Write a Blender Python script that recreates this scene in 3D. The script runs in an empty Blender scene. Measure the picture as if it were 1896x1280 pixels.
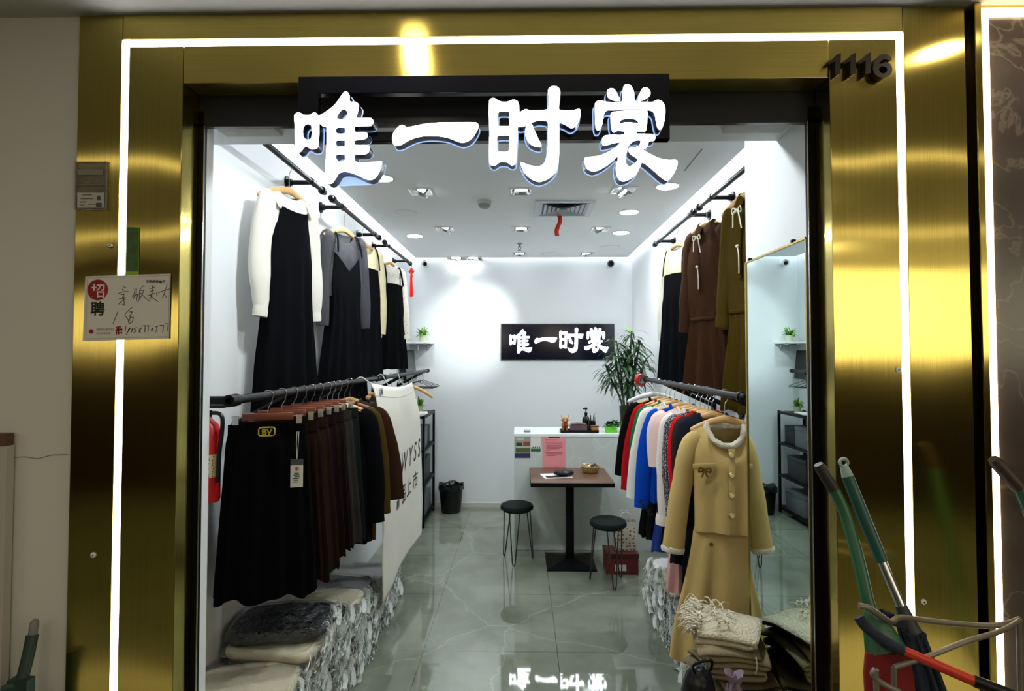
import bpy, bmesh, math, random
from mathutils import Vector, Matrix, noise
PI = math.pi
S = bpy.context.scene
C = S.collection
rnd = random.Random(7)

# ---------------------------------------------------------------- camera, world, exposure
CAM_H, FOC, YAW, PITCH = 1.765, 1030.0, math.radians(1.0), math.radians(1.6)
PX, PY = 948.0, 631.2                       # principal point in the 1896 x 1280 frame
cam_d = bpy.data.cameras.new('camera')
cam_d.sensor_fit = 'HORIZONTAL'; cam_d.sensor_width = 36.0
cam_d.lens = FOC / 1896 * 36.0
cam_d.shift_y = (PY - 640) / 1896
cam_d.clip_start = 0.02
cam = bpy.data.objects.new('camera', cam_d); C.objects.link(cam)
cam.location = (0, 0, CAM_H)
cam.rotation_euler = (PI / 2 + PITCH, 0, YAW)
S.camera = cam
S.view_settings.view_transform = 'Standard'
S.view_settings.look = 'None'
S.view_settings.gamma = 1.0
S.view_settings.use_curve_mapping = False
S.view_settings.exposure = 0.25
S.cycles.max_bounces = 9
S.cycles.diffuse_bounces = 4
S.cycles.glossy_bounces = 5
S.cycles.transparent_max_bounces = 24
S.cycles.caustics_reflective = False
S.cycles.caustics_refractive = False
S.cycles.sample_clamp_indirect = 4.0
world = bpy.data.worlds.new('world'); S.world = world
world.use_nodes = True
world.node_tree.nodes['Background'].inputs[0].default_value = (0.9, 0.95, 1.0, 1)
world.node_tree.nodes['Background'].inputs[1].default_value = 0.03

_F = Vector((-math.sin(YAW) * math.cos(PITCH), math.cos(YAW) * math.cos(PITCH), math.sin(PITCH)))
_R = Vector((math.cos(YAW), math.sin(YAW), 0))
_U = _R.cross(_F)
def at(px, py, Y):
    """the point of the plane y = Y that the photograph shows at pixel (px, py)"""
    d = _F * FOC + _R * (px - PX) - _U * (py - PY)
    return Vector((0, 0, CAM_H)) + d * (Y / d.y)

# ---------------------------------------------------------------- materials
def lin(c):
    return tuple(((v / 255) / 12.92 if v / 255 <= 0.04045 else ((v / 255 + 0.055) / 1.055) ** 2.4) for v in c) + (1.0,)

def new_mat(name):
    m = bpy.data.materials.new(name); m.use_nodes = True
    return m, m.node_tree, m.node_tree.nodes['Principled BSDF']

def mat(name, rgb, rough=0.6, metal=0.0, bump=0.0, bscale=60, vary=0.0, vscale=8, sheen=0.0, spec=0.5, stretch=None, alpha=1.0, coat=0.0):
    m, nt, b = new_mat(name)
    col = lin(rgb)
    b.inputs['Base Color'].default_value = col
    b.inputs['Roughness'].default_value = rough
    b.inputs['Metallic'].default_value = metal
    b.inputs['Specular IOR Level'].default_value = spec
    b.inputs['Coat Weight'].default_value = coat
    b.inputs['Alpha'].default_value = alpha
    if sheen:
        b.inputs['Sheen Weight'].default_value = sheen
        b.inputs['Sheen Roughness'].default_value = 0.5
    tc = nt.nodes.new('ShaderNodeTexCoord')
    src = tc.outputs['Object']
    if stretch:
        mp = nt.nodes.new('ShaderNodeMapping'); mp.inputs['Scale'].default_value = stretch
        nt.links.new(src, mp.inputs['Vector']); src = mp.outputs['Vector']
    if bump:
        n = nt.nodes.new('ShaderNodeTexNoise'); n.inputs['Scale'].default_value = bscale; n.inputs['Detail'].default_value = 3
        nt.links.new(src, n.inputs['Vector'])
        bp = nt.nodes.new('ShaderNodeBump'); bp.inputs['Strength'].default_value = bump; bp.inputs['Distance'].default_value = 0.01
        nt.links.new(n.outputs['Fac'], bp.inputs['Height']); nt.links.new(bp.outputs['Normal'], b.inputs['Normal'])
    if vary:
        n = nt.nodes.new('ShaderNodeTexNoise'); n.inputs['Scale'].default_value = vscale; n.inputs['Detail'].default_value = 4
        nt.links.new(src, n.inputs['Vector'])
        mx = nt.nodes.new('ShaderNodeMix'); mx.data_type = 'RGBA'
        mx.inputs['A'].default_value = tuple(v * (1 - vary) for v in col[:3]) + (1,)
        mx.inputs['B'].default_value = tuple(min(1, v * (1 + vary)) for v in col[:3]) + (1,)
        nt.links.new(n.outputs['Fac'], mx.inputs['Factor']); nt.links.new(mx.outputs['Result'], b.inputs['Base Color'])
    return m

def emit(name, rgb, strength):
    m, nt, b = new_mat(name)
    b.inputs['Base Color'].default_value = (0.8, 0.8, 0.8, 1)
    b.inputs['Emission Color'].default_value = lin(rgb)
    b.inputs['Emission Strength'].default_value = strength
    return m

def fabric(name, rgb, bump=0.15, bscale=220, vary=0.12, sheen=0.0, stretch=None, rough=0.9):
    return mat(name, rgb, rough, 0, bump, bscale, vary, 14, 0.0, 0.03, stretch)

def plastic(name, white, dens, rgb=(225, 232, 230)):
    m, nt, b = new_mat(name)
    b.inputs['Base Color'].default_value = lin(rgb)
    b.inputs['Roughness'].default_value = 0.12
    tr = nt.nodes.new('ShaderNodeBsdfTransparent')
    mx = nt.nodes.new('ShaderNodeMixShader'); mx.inputs[0].default_value = dens
    n = nt.nodes.new('ShaderNodeTexNoise'); n.inputs['Scale'].default_value = 22; n.inputs['Detail'].default_value = 5
    tc = nt.nodes.new('ShaderNodeTexCoord'); nt.links.new(tc.outputs['Object'], n.inputs['Vector'])
    bp = nt.nodes.new('ShaderNodeBump'); bp.inputs['Strength'].default_value = 0.9; bp.inputs['Distance'].default_value = 0.02
    nt.links.new(n.outputs['Fac'], bp.inputs['Height']); nt.links.new(bp.outputs['Normal'], b.inputs['Normal'])
    nt.links.new(tr.outputs[0], mx.inputs[1]); nt.links.new(b.outputs[0], mx.inputs[2])
    nt.links.new(mx.outputs[0], nt.nodes['Material Output'].inputs['Surface'])
    return m

def gold(name, grain, rough=0.3, wave=0.05, aniso=0.8):
    """brushed brass sheet; grain = direction the brush lines run"""
    m, nt, b = new_mat(name)
    b.inputs['Metallic'].default_value = 1.0
    b.inputs['Roughness'].default_value = rough
    b.inputs['Anisotropic'].default_value = aniso
    cx = nt.nodes.new('ShaderNodeCombineXYZ')
    for i in range(3): cx.inputs[i].default_value = (grain[2], 0, grain[0])[i]
    nt.links.new(cx.outputs[0], b.inputs['Tangent'])
    tc = nt.nodes.new('ShaderNodeTexCoord')
    mp = nt.nodes.new('ShaderNodeMapping')
    mp.inputs['Scale'].default_value = (1.5, 300, 300) if grain[0] else (300, 300, 1.5)
    nt.links.new(tc.outputs['Object'], mp.inputs['Vector'])
    n = nt.nodes.new('ShaderNodeTexNoise'); n.inputs['Scale'].default_value = 1.0; n.inputs['Detail'].default_value = 2
    nt.links.new(mp.outputs[0], n.inputs['Vector'])
    mx = nt.nodes.new('ShaderNodeMix'); mx.data_type = 'RGBA'
    mx.inputs['A'].default_value = lin((182, 160, 86)); mx.inputs['B'].default_value = lin((212, 194, 110))
    nt.links.new(n.outputs['Fac'], mx.inputs['Factor']); nt.links.new(mx.outputs['Result'], b.inputs['Base Color'])
    w = nt.nodes.new('ShaderNodeTexNoise'); w.inputs['Scale'].default_value = 1.6; w.inputs['Detail'].default_value = 1
    nt.links.new(tc.outputs['Object'], w.inputs['Vector'])
    b1 = nt.nodes.new('ShaderNodeBump'); b1.inputs['Strength'].default_value = wave; b1.inputs['Distance'].default_value = 0.1
    nt.links.new(w.outputs['Fac'], b1.inputs['Height'])
    b2 = nt.nodes.new('ShaderNodeBump'); b2.inputs['Strength'].default_value = 0.03; b2.inputs['Distance'].default_value = 0.002
    nt.links.new(n.outputs['Fac'], b2.inputs['Height']); nt.links.new(b1.outputs[0], b2.inputs['Normal'])
    nt.links.new(b2.outputs[0], b.inputs['Normal'])
    return m

def tile_mat(name):
    m, nt, b = new_mat(name)
    N, L = nt.nodes, nt.links
    tc = N.new('ShaderNodeTexCoord'); sp = N.new('ShaderNodeSeparateXYZ'); L.new(tc.outputs['Object'], sp.inputs[0])
    def math_(op, a, v=None, v2=None):
        k = N.new('ShaderNodeMath'); k.operation = op
        for i, q in enumerate((a, v, v2)):
            if q is None: continue
            if isinstance(q, (int, float)): k.inputs[i].default_value = q
            else: L.new(q, k.inputs[i])
        return k.outputs[0]
    def line(src, off):
        u = math_('ADD', src, -off + 8.0)
        u = math_('MODULO', u, 0.8)
        d = math_('MINIMUM', u, math_('SUBTRACT', 0.8, u))
        return math_('LESS_THAN', d, 0.0016)
    gl = math_('MAXIMUM', line(sp.outputs[0], 0.211), line(sp.outputs[1], 3.373))
    n = N.new('ShaderNodeTexNoise'); n.inputs['Scale'].default_value = 2.2; n.inputs['Detail'].default_value = 6; n.inputs['Roughness'].default_value = 0.6
    L.new(tc.outputs['Object'], n.inputs['Vector'])
    r = N.new('ShaderNodeValToRGB')
    r.color_ramp.elements[0].position = 0.3; r.color_ramp.elements[0].color = lin((98, 104, 90))
    r.color_ramp.elements[1].position = 0.75; r.color_ramp.elements[1].color = lin((132, 138, 122))
    L.new(n.outputs['Fac'], r.inputs[0])
    wp = N.new('ShaderNodeVectorMath'); wp.operation = 'ADD'
    sc = N.new('ShaderNodeVectorMath'); sc.operation = 'SCALE'; sc.inputs['Scale'].default_value = 0.25
    L.new(n.outputs['Color'], sc.inputs[0]); L.new(tc.outputs['Object'], wp.inputs[0]); L.new(sc.outputs[0], wp.inputs[1])
    v = N.new('ShaderNodeTexVoronoi'); v.feature = 'DISTANCE_TO_EDGE'; v.inputs['Scale'].default_value = 0.8
    L.new(wp.outputs[0], v.inputs['Vector'])
    vr = N.new('ShaderNodeMapRange'); vr.inputs['From Min'].default_value = 0; vr.inputs['From Max'].default_value = 0.007
    vr.inputs['To Min'].default_value = 0.2; vr.inputs['To Max'].default_value = 0
    L.new(v.outputs['Distance'], vr.inputs['Value'])
    m1 = N.new('ShaderNodeMix'); m1.data_type = 'RGBA'; L.new(vr.outputs[0], m1.inputs['Factor'])
    L.new(r.outputs[0], m1.inputs['A']); m1.inputs['B'].default_value = lin((190, 190, 172))
    m2 = N.new('ShaderNodeMix'); m2.data_type = 'RGBA'; L.new(gl, m2.inputs['Factor'])
    L.new(m1.outputs['Result'], m2.inputs['A']); m2.inputs['B'].default_value = lin((60, 62, 55))
    L.new(m2.outputs['Result'], b.inputs['Base Color'])
    b.inputs['Roughness'].default_value = 0.03
    b.inputs['IOR'].default_value = 1.85
    return m

def marble(name, base, vein, scale=2.5, rough=0.25, amt=0.35):
    m, nt, b = new_mat(name); N, L = nt.nodes, nt.links
    tc = N.new('ShaderNodeTexCoord')
    n = N.new('ShaderNodeTexNoise'); n.inputs['Scale'].default_value = scale; n.inputs['Detail'].default_value = 8; n.inputs['Distortion'].default_value = 0.6
    L.new(tc.outputs['Object'], n.inputs['Vector'])
    r = N.new('ShaderNodeValToRGB'); e = r.color_ramp.elements
    e[0].position = 0.35; e[0].color = lin(base)
    e[1].position = 0.8; e[1].color = lin(tuple(min(255, int(x + (y - x) * amt)) for x, y in zip(base, vein)))
    L.new(n.outputs['Fac'], r.inputs[0])
    wp = N.new('ShaderNodeVectorMath'); wp.operation = 'ADD'
    sc = N.new('ShaderNodeVectorMath'); sc.operation = 'SCALE'; sc.inputs['Scale'].default_value = 0.5
    L.new(n.outputs['Color'], sc.inputs[0]); L.new(tc.outputs['Object'], wp.inputs[0]); L.new(sc.outputs[0], wp.inputs[1])
    v = N.new('ShaderNodeTexVoronoi'); v.feature = 'DISTANCE_TO_EDGE'; v.inputs['Scale'].default_value = scale * 0.9
    L.new(wp.outputs[0], v.inputs['Vector'])
    vr = N.new('ShaderNodeMapRange'); vr.inputs['From Max'].default_value = 0.02; vr.inputs['To Min'].default_value = amt; vr.inputs['To Max'].default_value = 0
    L.new(v.outputs['Distance'], vr.inputs['Value'])
    m1 = N.new('ShaderNodeMix'); m1.data_type = 'RGBA'; L.new(vr.outputs[0], m1.inputs['Factor'])
    L.new(r.outputs[0], m1.inputs['A']); m1.inputs['B'].default_value = lin(vein)
    L.new(m1.outputs['Result'], b.inputs['Base Color']); b.inputs['Roughness'].default_value = rough
    return m

def dotted(name, base, dot, scale, size):
    m, nt, b = new_mat(name); N, L = nt.nodes, nt.links
    tc = N.new('ShaderNodeTexCoord'); v = N.new('ShaderNodeTexVoronoi'); v.inputs['Scale'].default_value = scale; v.inputs['Randomness'].default_value = 0.4
    L.new(tc.outputs['Object'], v.inputs['Vector'])
    k = N.new('ShaderNodeMath'); k.operation = 'LESS_THAN'; k.inputs[1].default_value = size; L.new(v.outputs['Distance'], k.inputs[0])
    mx = N.new('ShaderNodeMix'); mx.data_type = 'RGBA'; L.new(k.outputs[0], mx.inputs['Factor'])
    mx.inputs['A'].default_value = lin(base); mx.inputs['B'].default_value = lin(dot)
    L.new(mx.outputs['Result'], b.inputs['Base Color']); b.inputs['Roughness'].default_value = 0.9
    return m

def sheer(name, rgb, dens):
    m, nt, b = new_mat(name)
    b.inputs['Base Color'].default_value = lin(rgb); b.inputs['Roughness'].default_value = 0.8
    tr = nt.nodes.new('ShaderNodeBsdfTransparent'); mx = nt.nodes.new('ShaderNodeMixShader'); mx.inputs[0].default_value = dens
    nt.links.new(tr.outputs[0], mx.inputs[1]); nt.links.new(b.outputs[0], mx.inputs[2])
    nt.links.new(mx.outputs[0], nt.nodes['Material Output'].inputs['Surface'])
    return m

M = dict(
    wall=mat('white_paint', (222, 225, 226), 0.55, bump=0.03, bscale=40),
    ceil=mat('ceiling_paint', (236, 239, 240), 0.7),
    cwall=mat('corridor_paint', (205, 203, 196), 0.6, bump=0.05, bscale=15, vary=0.05, vscale=2),
    tile=tile_mat('polished_grey_tile'),
    gold_v=gold('brass_vertical_grain', (0, 0, 1), 0.14, 0.13),
    gold_h=gold('brass_horizontal_grain', (1, 0, 0), 0.26, 0.03, 0.85),
    marble_dark=marble('dark_brown_marble', (64, 56, 54), (138, 126, 118), 3.4, 0.2, 0.35),
    marble_white=marble('pale_grey_marble', (186, 194, 190), (214, 218, 214), 3.0, 0.25, 0.5),
    black=mat('black_powder_coat', (9, 9, 11), 0.42, bump=0.05, spec=0.16),
    black_gloss=mat('black_acrylic', (8, 9, 24), 0.12, spec=0.6),
    shutter=mat('dark_shutter_steel', (52, 52, 58), 0.3, metal=0.6),
    conc=mat('worn_plaster', (196, 196, 190), 0.9, bump=0.3, bscale=50, vary=0.15, vscale=30),
    steel=mat('polished_steel', (200, 202, 204), 0.2, metal=1.0),
    chrome=mat('hook_wire', (190, 190, 188), 0.25, metal=1.0),
    wood=mat('pale_beech', (206, 162, 104), 0.5, bump=0.05, vary=0.12, vscale=6, stretch=(3, 30, 30)),
    redwood=mat('red_brown_wood', (112, 54, 30), 0.45, vary=0.15, vscale=6, stretch=(3, 30, 30)),
    tablewood=mat('dark_walnut', (92, 62, 44), 0.35, vary=0.45, vscale=2.5, stretch=(1.2, 14, 14), bump=0.1),
    white_plastic=mat('white_plastic', (228, 228, 226), 0.4),
    led=emit('white_light_strip', (250, 252, 255), 9.0),
    led_warm=emit('warm_light_strip', (255, 226, 176), 7.0),
    letter=emit('white_letter_face', (248, 250, 255), 7.0),
    letter_small=emit('white_small_letter_face', (246, 249, 255), 6.0),
    cove=emit('cove_light', (240, 246, 255), 10.0),
    lamp=emit('lit_diffuser', (246, 250, 255), 12.0),
    lamp_spot=emit('lit_spot_lens', (250, 252, 255), 22.0),
    lamp_out=emit('corridor_lamp_lens', (255, 240, 205), 110.0),
    letter_glow=emit('letter_backlight', (150, 190, 255), 0.9),
    letter_side=mat('letter_return', (10, 12, 30), 0.3),
    mirror=mat('silvered_glass', (214, 232, 230), 0.0, metal=1.0),
    gold_trim=mat('thin_brass_frame', (200, 172, 96), 0.3, metal=1.0),
    dark_glass=mat('switched_off_screen', (12, 13, 15), 0.2, spec=0.2),
    chrome_ref=mat('lamp_reflector', (205, 208, 210), 0.16, metal=1.0),
    greyplastic=mat('grey_plastic', (120, 122, 120), 0.5),
    red_ribbon=fabric('red_ribbon', (186, 58, 44)),
    canvas=mat('cream_canvas', (216, 212, 200), 0.9, bump=0.25, bscale=180, vary=0.04),
    ink=mat('black_ink', (20, 20, 22), 0.8),
    paper=mat('white_paper', (216, 214, 208), 0.8),
    pink_paper=mat('pink_paper', (222, 140, 146), 0.85),
    black_plastic=mat('black_plastic', (8, 9, 10), 0.35, spec=0.3),
    rubber=mat('black_velvet', (16, 27, 25), 0.8, spec=0.15),
    leaf=mat('dark_green_leaf', (40, 72, 36), 0.4, vary=0.4, vscale=20),
    leaf_light=mat('fresh_green_leaf', (110, 160, 52), 0.45, vary=0.3, vscale=20),
    stem=mat('green_cane', (46, 66, 36), 0.45),
    pot_dark=mat('dark_green_glaze', (38, 48, 26), 0.2),
    red_paint=mat('red_enamel', (190, 28, 30), 0.3),
)
plas = plastic('clear_polythene', 0.5, 0.16, (92, 98, 98))
plas_hard = plastic('bright_polythene', 0.5, 0.8, (220, 226, 222))
plas_thin = plastic('thin_clear_film', 0.5, 0.16)

def clear_film(name, gloss):
    m, nt, b = new_mat(name); nt.nodes.remove(b); N, L = nt.nodes, nt.links
    tr, gl, mx, lw = N.new('ShaderNodeBsdfTransparent'), N.new('ShaderNodeBsdfGlossy'), N.new('ShaderNodeMixShader'), N.new('ShaderNodeLayerWeight')
    gl.inputs['Roughness'].default_value = 0.16; gl.inputs['Color'].default_value = (0.9, 0.95, 0.95, 1)
    tc, n, bp = N.new('ShaderNodeTexCoord'), N.new('ShaderNodeTexNoise'), N.new('ShaderNodeBump')
    n.inputs['Scale'].default_value = 26; n.inputs['Detail'].default_value = 4; n.inputs['Distortion'].default_value = 1.5
    L.new(tc.outputs['Object'], n.inputs['Vector']); L.new(n.outputs['Fac'], bp.inputs['Height'])
    bp.inputs['Strength'].default_value = 1.0; bp.inputs['Distance'].default_value = 0.03
    L.new(bp.outputs['Normal'], gl.inputs['Normal'])
    ma = N.new('ShaderNodeMath'); ma.operation = 'MULTIPLY_ADD'; ma.inputs[1].default_value = 0.5; ma.inputs[2].default_value = gloss; ma.use_clamp = True
    lw.inputs['Blend'].default_value = 0.2
    L.new(lw.outputs['Fresnel'], ma.inputs[0]); L.new(ma.outputs[0], mx.inputs[0])
    L.new(tr.outputs[0], mx.inputs[1]); L.new(gl.outputs[0], mx.inputs[2]); L.new(mx.outputs[0], N['Material Output'].inputs['Surface'])
    return m
plas = clear_film('clear_film_glossy', 0.10)

# ---------------------------------------------------------------- mesh helpers
def link(o): C.objects.link(o); return o
def obj(name, bm, m, parent=None, smooth=True, world=False, sharp=None):
    me = bpy.data.meshes.new(name)
    if isinstance(bm, bpy.types.Mesh):
        me = bm; me.name = name
    else:
        bmesh.ops.recalc_face_normals(bm, faces=bm.faces)
        bm.to_mesh(me); bm.free()
    if smooth:
        me.shade_smooth()
        try: me.set_sharp_from_angle(angle=math.radians(sharp or 40))
        except Exception: pass
    me.materials.clear(); me.materials.append(m)
    o = link(bpy.data.objects.new(name, me))
    if parent is not None:
        o.parent = parent
        if world:
            r = parent
            mw = Matrix.LocRotScale(r.location, r.rotation_euler, None)
            if r.parent is not None:
                mw = Matrix.LocRotScale(r.parent.location, r.parent.rotation_euler, None) @ mw
            me.transform(mw.inverted())
    return o
def thing(name, label, cat, loc=(0, 0, 0), rotz=0.0, group=None):
    o = link(bpy.data.objects.new(name, None))
    o.location = loc; o.rotation_euler = (0, 0, rotz); o.empty_display_size = 0.05
    o['label'] = label; o['category'] = cat
    if group: o['group'] = group
    return o
def tag(o, label, cat, group=None):
    o['label'] = label; o['category'] = cat
    if group: o['group'] = group
    return o
def struct(name, bm, m, smooth=False, label=None):
    o = obj(name, bm, m, None, smooth); o['kind'] = 'structure'
    if label: o['label'] = label
    return o
def dup(root, loc, rotz=None, label=None, group=None):
    r = link(root.copy()); r.location = loc
    if rotz is not None: r.rotation_euler = (0, 0, rotz)
    if label: r['label'] = label
    if group: r['group'] = group
    for ch in list(root.children):
        c = link(ch.copy()); c.parent = r
        for g in ch.children:
            d = link(g.copy()); d.parent = c
    return r

def B(): return bmesh.new()
def box(bm, c, s, rot=None, bevel=0.0):
    r = bmesh.ops.create_cube(bm, size=1.0)
    vs = r['verts']
    bmesh.ops.scale(bm, vec=s, verts=vs)
    if bevel:
        es = list({e for v in vs for e in v.link_edges})
        rb = bmesh.ops.bevel(bm, geom=es, offset=bevel, segments=2, affect='EDGES', profile=0.5)
        vs = list({v for f in rb['faces'] for v in f.verts} | {v for v in vs if v.is_valid})
    if rot is not None: bmesh.ops.rotate(bm, cent=(0, 0, 0), matrix=rot, verts=vs)
    bmesh.ops.translate(bm, vec=c, verts=vs)
    return bm
def bx(bm, x0, x1, y0, y1, z0, z1, bevel=0.0):
    return box(bm, ((x0 + x1) / 2, (y0 + y1) / 2, (z0 + z1) / 2), (abs(x1 - x0), abs(y1 - y0), abs(z1 - z0)), None, bevel)
def surf(bm, rows, closed=True, caps=(False, False)):
    vr = [[bm.verts.new(p) for p in r] for r in rows]
    n = len(vr[0])
    for a, b in zip(vr, vr[1:]):
        for j in range(n if closed else n - 1):
            k = (j + 1) % n
            try: bm.faces.new((a[j], a[k], b[k], b[j]))
            except ValueError: pass
    if caps[0]: bm.faces.new(vr[0][::-1])
    if caps[1]: bm.faces.new(vr[-1])
    return vr
def tube(bm, pts, r, seg=10, flat=1.0, axis=None, caps=True):
    """swept round section; r a number or one per point; with axis, the section is squeezed by flat along it"""
    pts = [Vector(p) for p in pts]
    rr = r if isinstance(r, (list, tuple)) else [r] * len(pts)
    rows = []; up = None
    for i, p in enumerate(pts):
        t = (pts[min(i + 1, len(pts) - 1)] - pts[max(i - 1, 0)]).normalized()
        if axis is not None:
            b = Vector(axis); b = (b - t * b.dot(t)).normalized(); a = t.cross(b).normalized()
        else:
            if up is None:
                up = Vector((0, 0, 1)) if abs(t.z) < 0.9 else Vector((1, 0, 0))
            a = (up - t * up.dot(t)).normalized(); up = a; b = t.cross(a).normalized()
        rows.append([p + a * (math.cos(2 * PI * k / seg) * rr[i]) + b * (math.sin(2 * PI * k / seg) * rr[i] * flat) for k in range(seg)])
    surf(bm, rows, True, (caps, caps))
    return bm
def lathe(bm, prof, c=(0, 0, 0), seg=32, caps=(True, True)):
    surf(bm, [[Vector(c) + Vector((r * math.cos(2 * PI * k / seg), r * math.sin(2 * PI * k / seg), z)) for k in range(seg)] for r, z in prof], True, caps)
    return bm
def spline(pts, n=6, closed=False):
    """Catmull-Rom through the points"""
    P = [Vector(p) for p in pts]; out = []
    L = len(P)
    for i in range(L if closed else L - 1):
        if closed: a, b, c, d = P[i - 1], P[i], P[(i + 1) % L], P[(i + 2) % L]
        else: a, b, c, d = P[max(i - 1, 0)], P[i], P[i + 1], P[min(i + 2, L - 1)]
        for k in range(n):
            t = k / n
            out.append(0.5 * ((2 * b) + (c - a) * t + (2 * a - 5 * b + 4 * c - d) * t * t + (3 * b - a - 3 * c + d) * t ** 3))
    if not closed: out.append(P[-1].copy())
    return out
def wob(p, s=3.0, seed=0.0):
    return noise.noise(Vector((p[0] * s + seed, p[1] * s + seed * 1.7, p[2] * s - seed)))
def curve_mesh(loops, depth, grow=0.0):
    """filled outline (loops in 2-D, holes included) as a solid of the given depth, standing in x-z, front at y = 0"""
    cu = bpy.data.curves.new('outline', 'CURVE'); cu.dimensions = '2D'; cu.fill_mode = 'BOTH'; cu.extrude = depth / 2; cu.offset = grow
    for lp in loops:
        sp = cu.splines.new('POLY'); sp.points.add(len(lp) - 1); sp.use_cyclic_u = True
        for q, p in zip(sp.points, lp): q.co = (p[0], p[1], 0, 1)
    o = bpy.data.objects.new('outline', cu); C.objects.link(o)
    dg = bpy.context.evaluated_depsgraph_get()
    me = bpy.data.meshes.new_from_object(o.evaluated_get(dg))
    bpy.data.objects.remove(o); bpy.data.curves.remove(cu)
    me.transform(Matrix.Translation((0, depth / 2, 0)) @ Matrix.Rotation(PI / 2, 4, 'X'))
    return me
def text_mesh(s, size, depth=0.0, shear=0.0, bold=0.0, ax='LEFT'):
    cu = bpy.data.curves.new('text', 'FONT'); cu.body = s; cu.size = size; cu.extrude = depth / 2; cu.shear = shear; cu.offset = bold
    cu.align_x = ax
    o = bpy.data.objects.new('text', cu); C.objects.link(o)
    dg = bpy.context.evaluated_depsgraph_get()
    me = bpy.data.meshes.new_from_object(o.evaluated_get(dg))
    bpy.data.objects.remove(o); bpy.data.curves.remove(cu)
    me.transform(Matrix.Rotation(PI / 2, 4, 'X'))          # stands in x-z, faces -y
    return me
def merged(*mm):
    bm = B()
    for me in mm: bm.from_mesh(me)
    return bm
def ink_strokes(bm, strokes, Y, w, conv):
    """pen strokes as narrow flat ribbons lying on a sheet"""
    for st in strokes:
        p = [conv(*q) for q in st]
        for a, b in zip(p, p[1:]):
            d = (b - a); d.y = 0
            if d.length < 1e-6: continue
            n = Vector((-d.z, 0, d.x)).normalized() * (w / 2); e = d.normalized() * (w / 2)
            vs = [bm.verts.new(Vector((q.x, Y, q.z))) for q in (a - n - e, a + n - e, b + n + e, b - n + e)]
            bm.faces.new(vs)
def separate_front(me):
    """split a solid letter into its front face and the sides"""
    f, s = B(), B()
    f.from_mesh(me); s.from_mesh(me)
    bmesh.ops.delete(f, geom=[x for x in f.faces if x.normal.y > -0.7], context='FACES')
    bmesh.ops.delete(s, geom=[x for x in s.faces if x.normal.y <= -0.7], context='FACES')
    return f, s
def atz(px, py, z):
    """the point of the level plane at height z that the photograph shows at pixel (px, py)"""
    d = _F * FOC + _R * (px - PX) - _U * (py - PY)
    return Vector((0, 0, CAM_H)) + d * ((z - CAM_H) / d.z)
def atx(px, py, x):
    d = _F * FOC + _R * (px - PX) - _U * (py - PY)
    return Vector((0, 0, CAM_H)) + d * (x / d.x)

# ---------------------------------------------------------------- room lamps
CEIL = 2.92
XL, XR, YB = -1.32, 1.30, 6.56
def area(name, loc, size, watt, rgb=(1, 1, 1), rot=(0, 0, 0), shape='DISK', sy=None, spread=None):
    l = bpy.data.lights.new(name, 'AREA'); l.shape = shape; l.size = size
    if sy: l.size_y = sy
    l.energy = watt; l.color = rgb
    if spread: l.spread = spread
    o = link(bpy.data.objects.new(name, l)); o.location = loc; o.rotation_euler = rot
    return o
def spot(name, loc, target, watt, angle, blend=0.6, rgb=(1, 1, 1), r=0.03):
    l = bpy.data.lights.new(name, 'SPOT'); l.energy = watt; l.spot_size = math.radians(angle); l.spot_blend = blend; l.color = rgb; l.shadow_soft_size = r
    o = link(bpy.data.objects.new(name, l)); o.location = loc
    o.rotation_euler = (Vector(target) - Vector(loc)).to_track_quat('-Z', 'Y').to_euler()
    return o
W_DOWN, W_FRONT, W_SPOT, W_CORR = 9.0, 12.5, 16.0, 2.7
cool = (0.90, 0.97, 1.0)

# ---------------------------------------------------------------- shop shell
struct('floor', bx(B(), -9, 9, -4.2, 7.0, -0.05, 0), M['tile'])
struct('wall_left', bx(B(), XL - 0.1, XL, 1.9, YB + 0.1, 0, 3.2), M['wall'])
struct('wall_right', bx(B(), XR, XR + 0.1, 1.9, YB + 0.1, 0, 3.2), M['wall'])
struct('wall_back', bx(B(), XL, XR, YB, YB + 0.1, 0, 3.2), M['wall'])
struct('ceiling', bx(B(), -1.235, 1.225, 2.09, YB - 0.09, CEIL, CEIL + 0.03), M['ceil'])
struct('ceiling_slab', bx(B(), XL - 0.1, XR + 0.1, 1.9, YB + 0.1, 3.2, 3.3), M['ceil'])
bm = B()
bx(bm, -1.245, -1.235, 2.09, YB - 0.09, CEIL, 3.0); bx(bm, 1.225, 1.235, 2.09, YB - 0.09, CEIL, 3.0); bx(bm, -1.235, 1.225, YB - 0.10, YB - 0.09, CEIL + 0.03, 3.0)
struct('ceiling_edge', bm, M['ceil'])
bm = B()
bx(bm, -1.300, -1.262, 2.12, YB - 0.02, 3.0, 3.012)
bx(bm, 1.250, 1.285, 2.40, YB - 0.02, 3.0, 3.012)
bx(bm, -1.25, 1.24, YB - 0.055, YB - 0.035, 3.0, 3.012)
tag(obj('cove_light_strip', bm, M['cove'], smooth=False), 'white light strip hidden in the slot around the shop ceiling', 'light strip')
# soffit over the entrance, narrow front wall and the pillar that carries the mirror
struct('beam_front', bx(B(), XL, XR, 1.87, 2.10, 2.58, 3.2), M['wall'])
struct('wall_front', bx(B(), XL - 0.1, -1.082, 1.86, 1.915, 0, 2.58), M['wall'])
struct('pillar', bx(B(), 0.965, XR, 1.87, 2.40, 0, 3.2), M['wall'])
struct('baseboard_back', bx(B(), XL, -0.07, YB - 0.012, YB, 0, 0.05), mat('skirting', (196, 196, 186), 0.5))
bm = B(); p, q = atz(1300, 276, CEIL), atz(1268, 316, CEIL)
tube(bm, [p + Vector((0, 0, -0.001)), q + Vector((0, 0, -0.001))], 0.003, 6)
struct('ceiling_seam', bm, M['shutter'])

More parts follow.
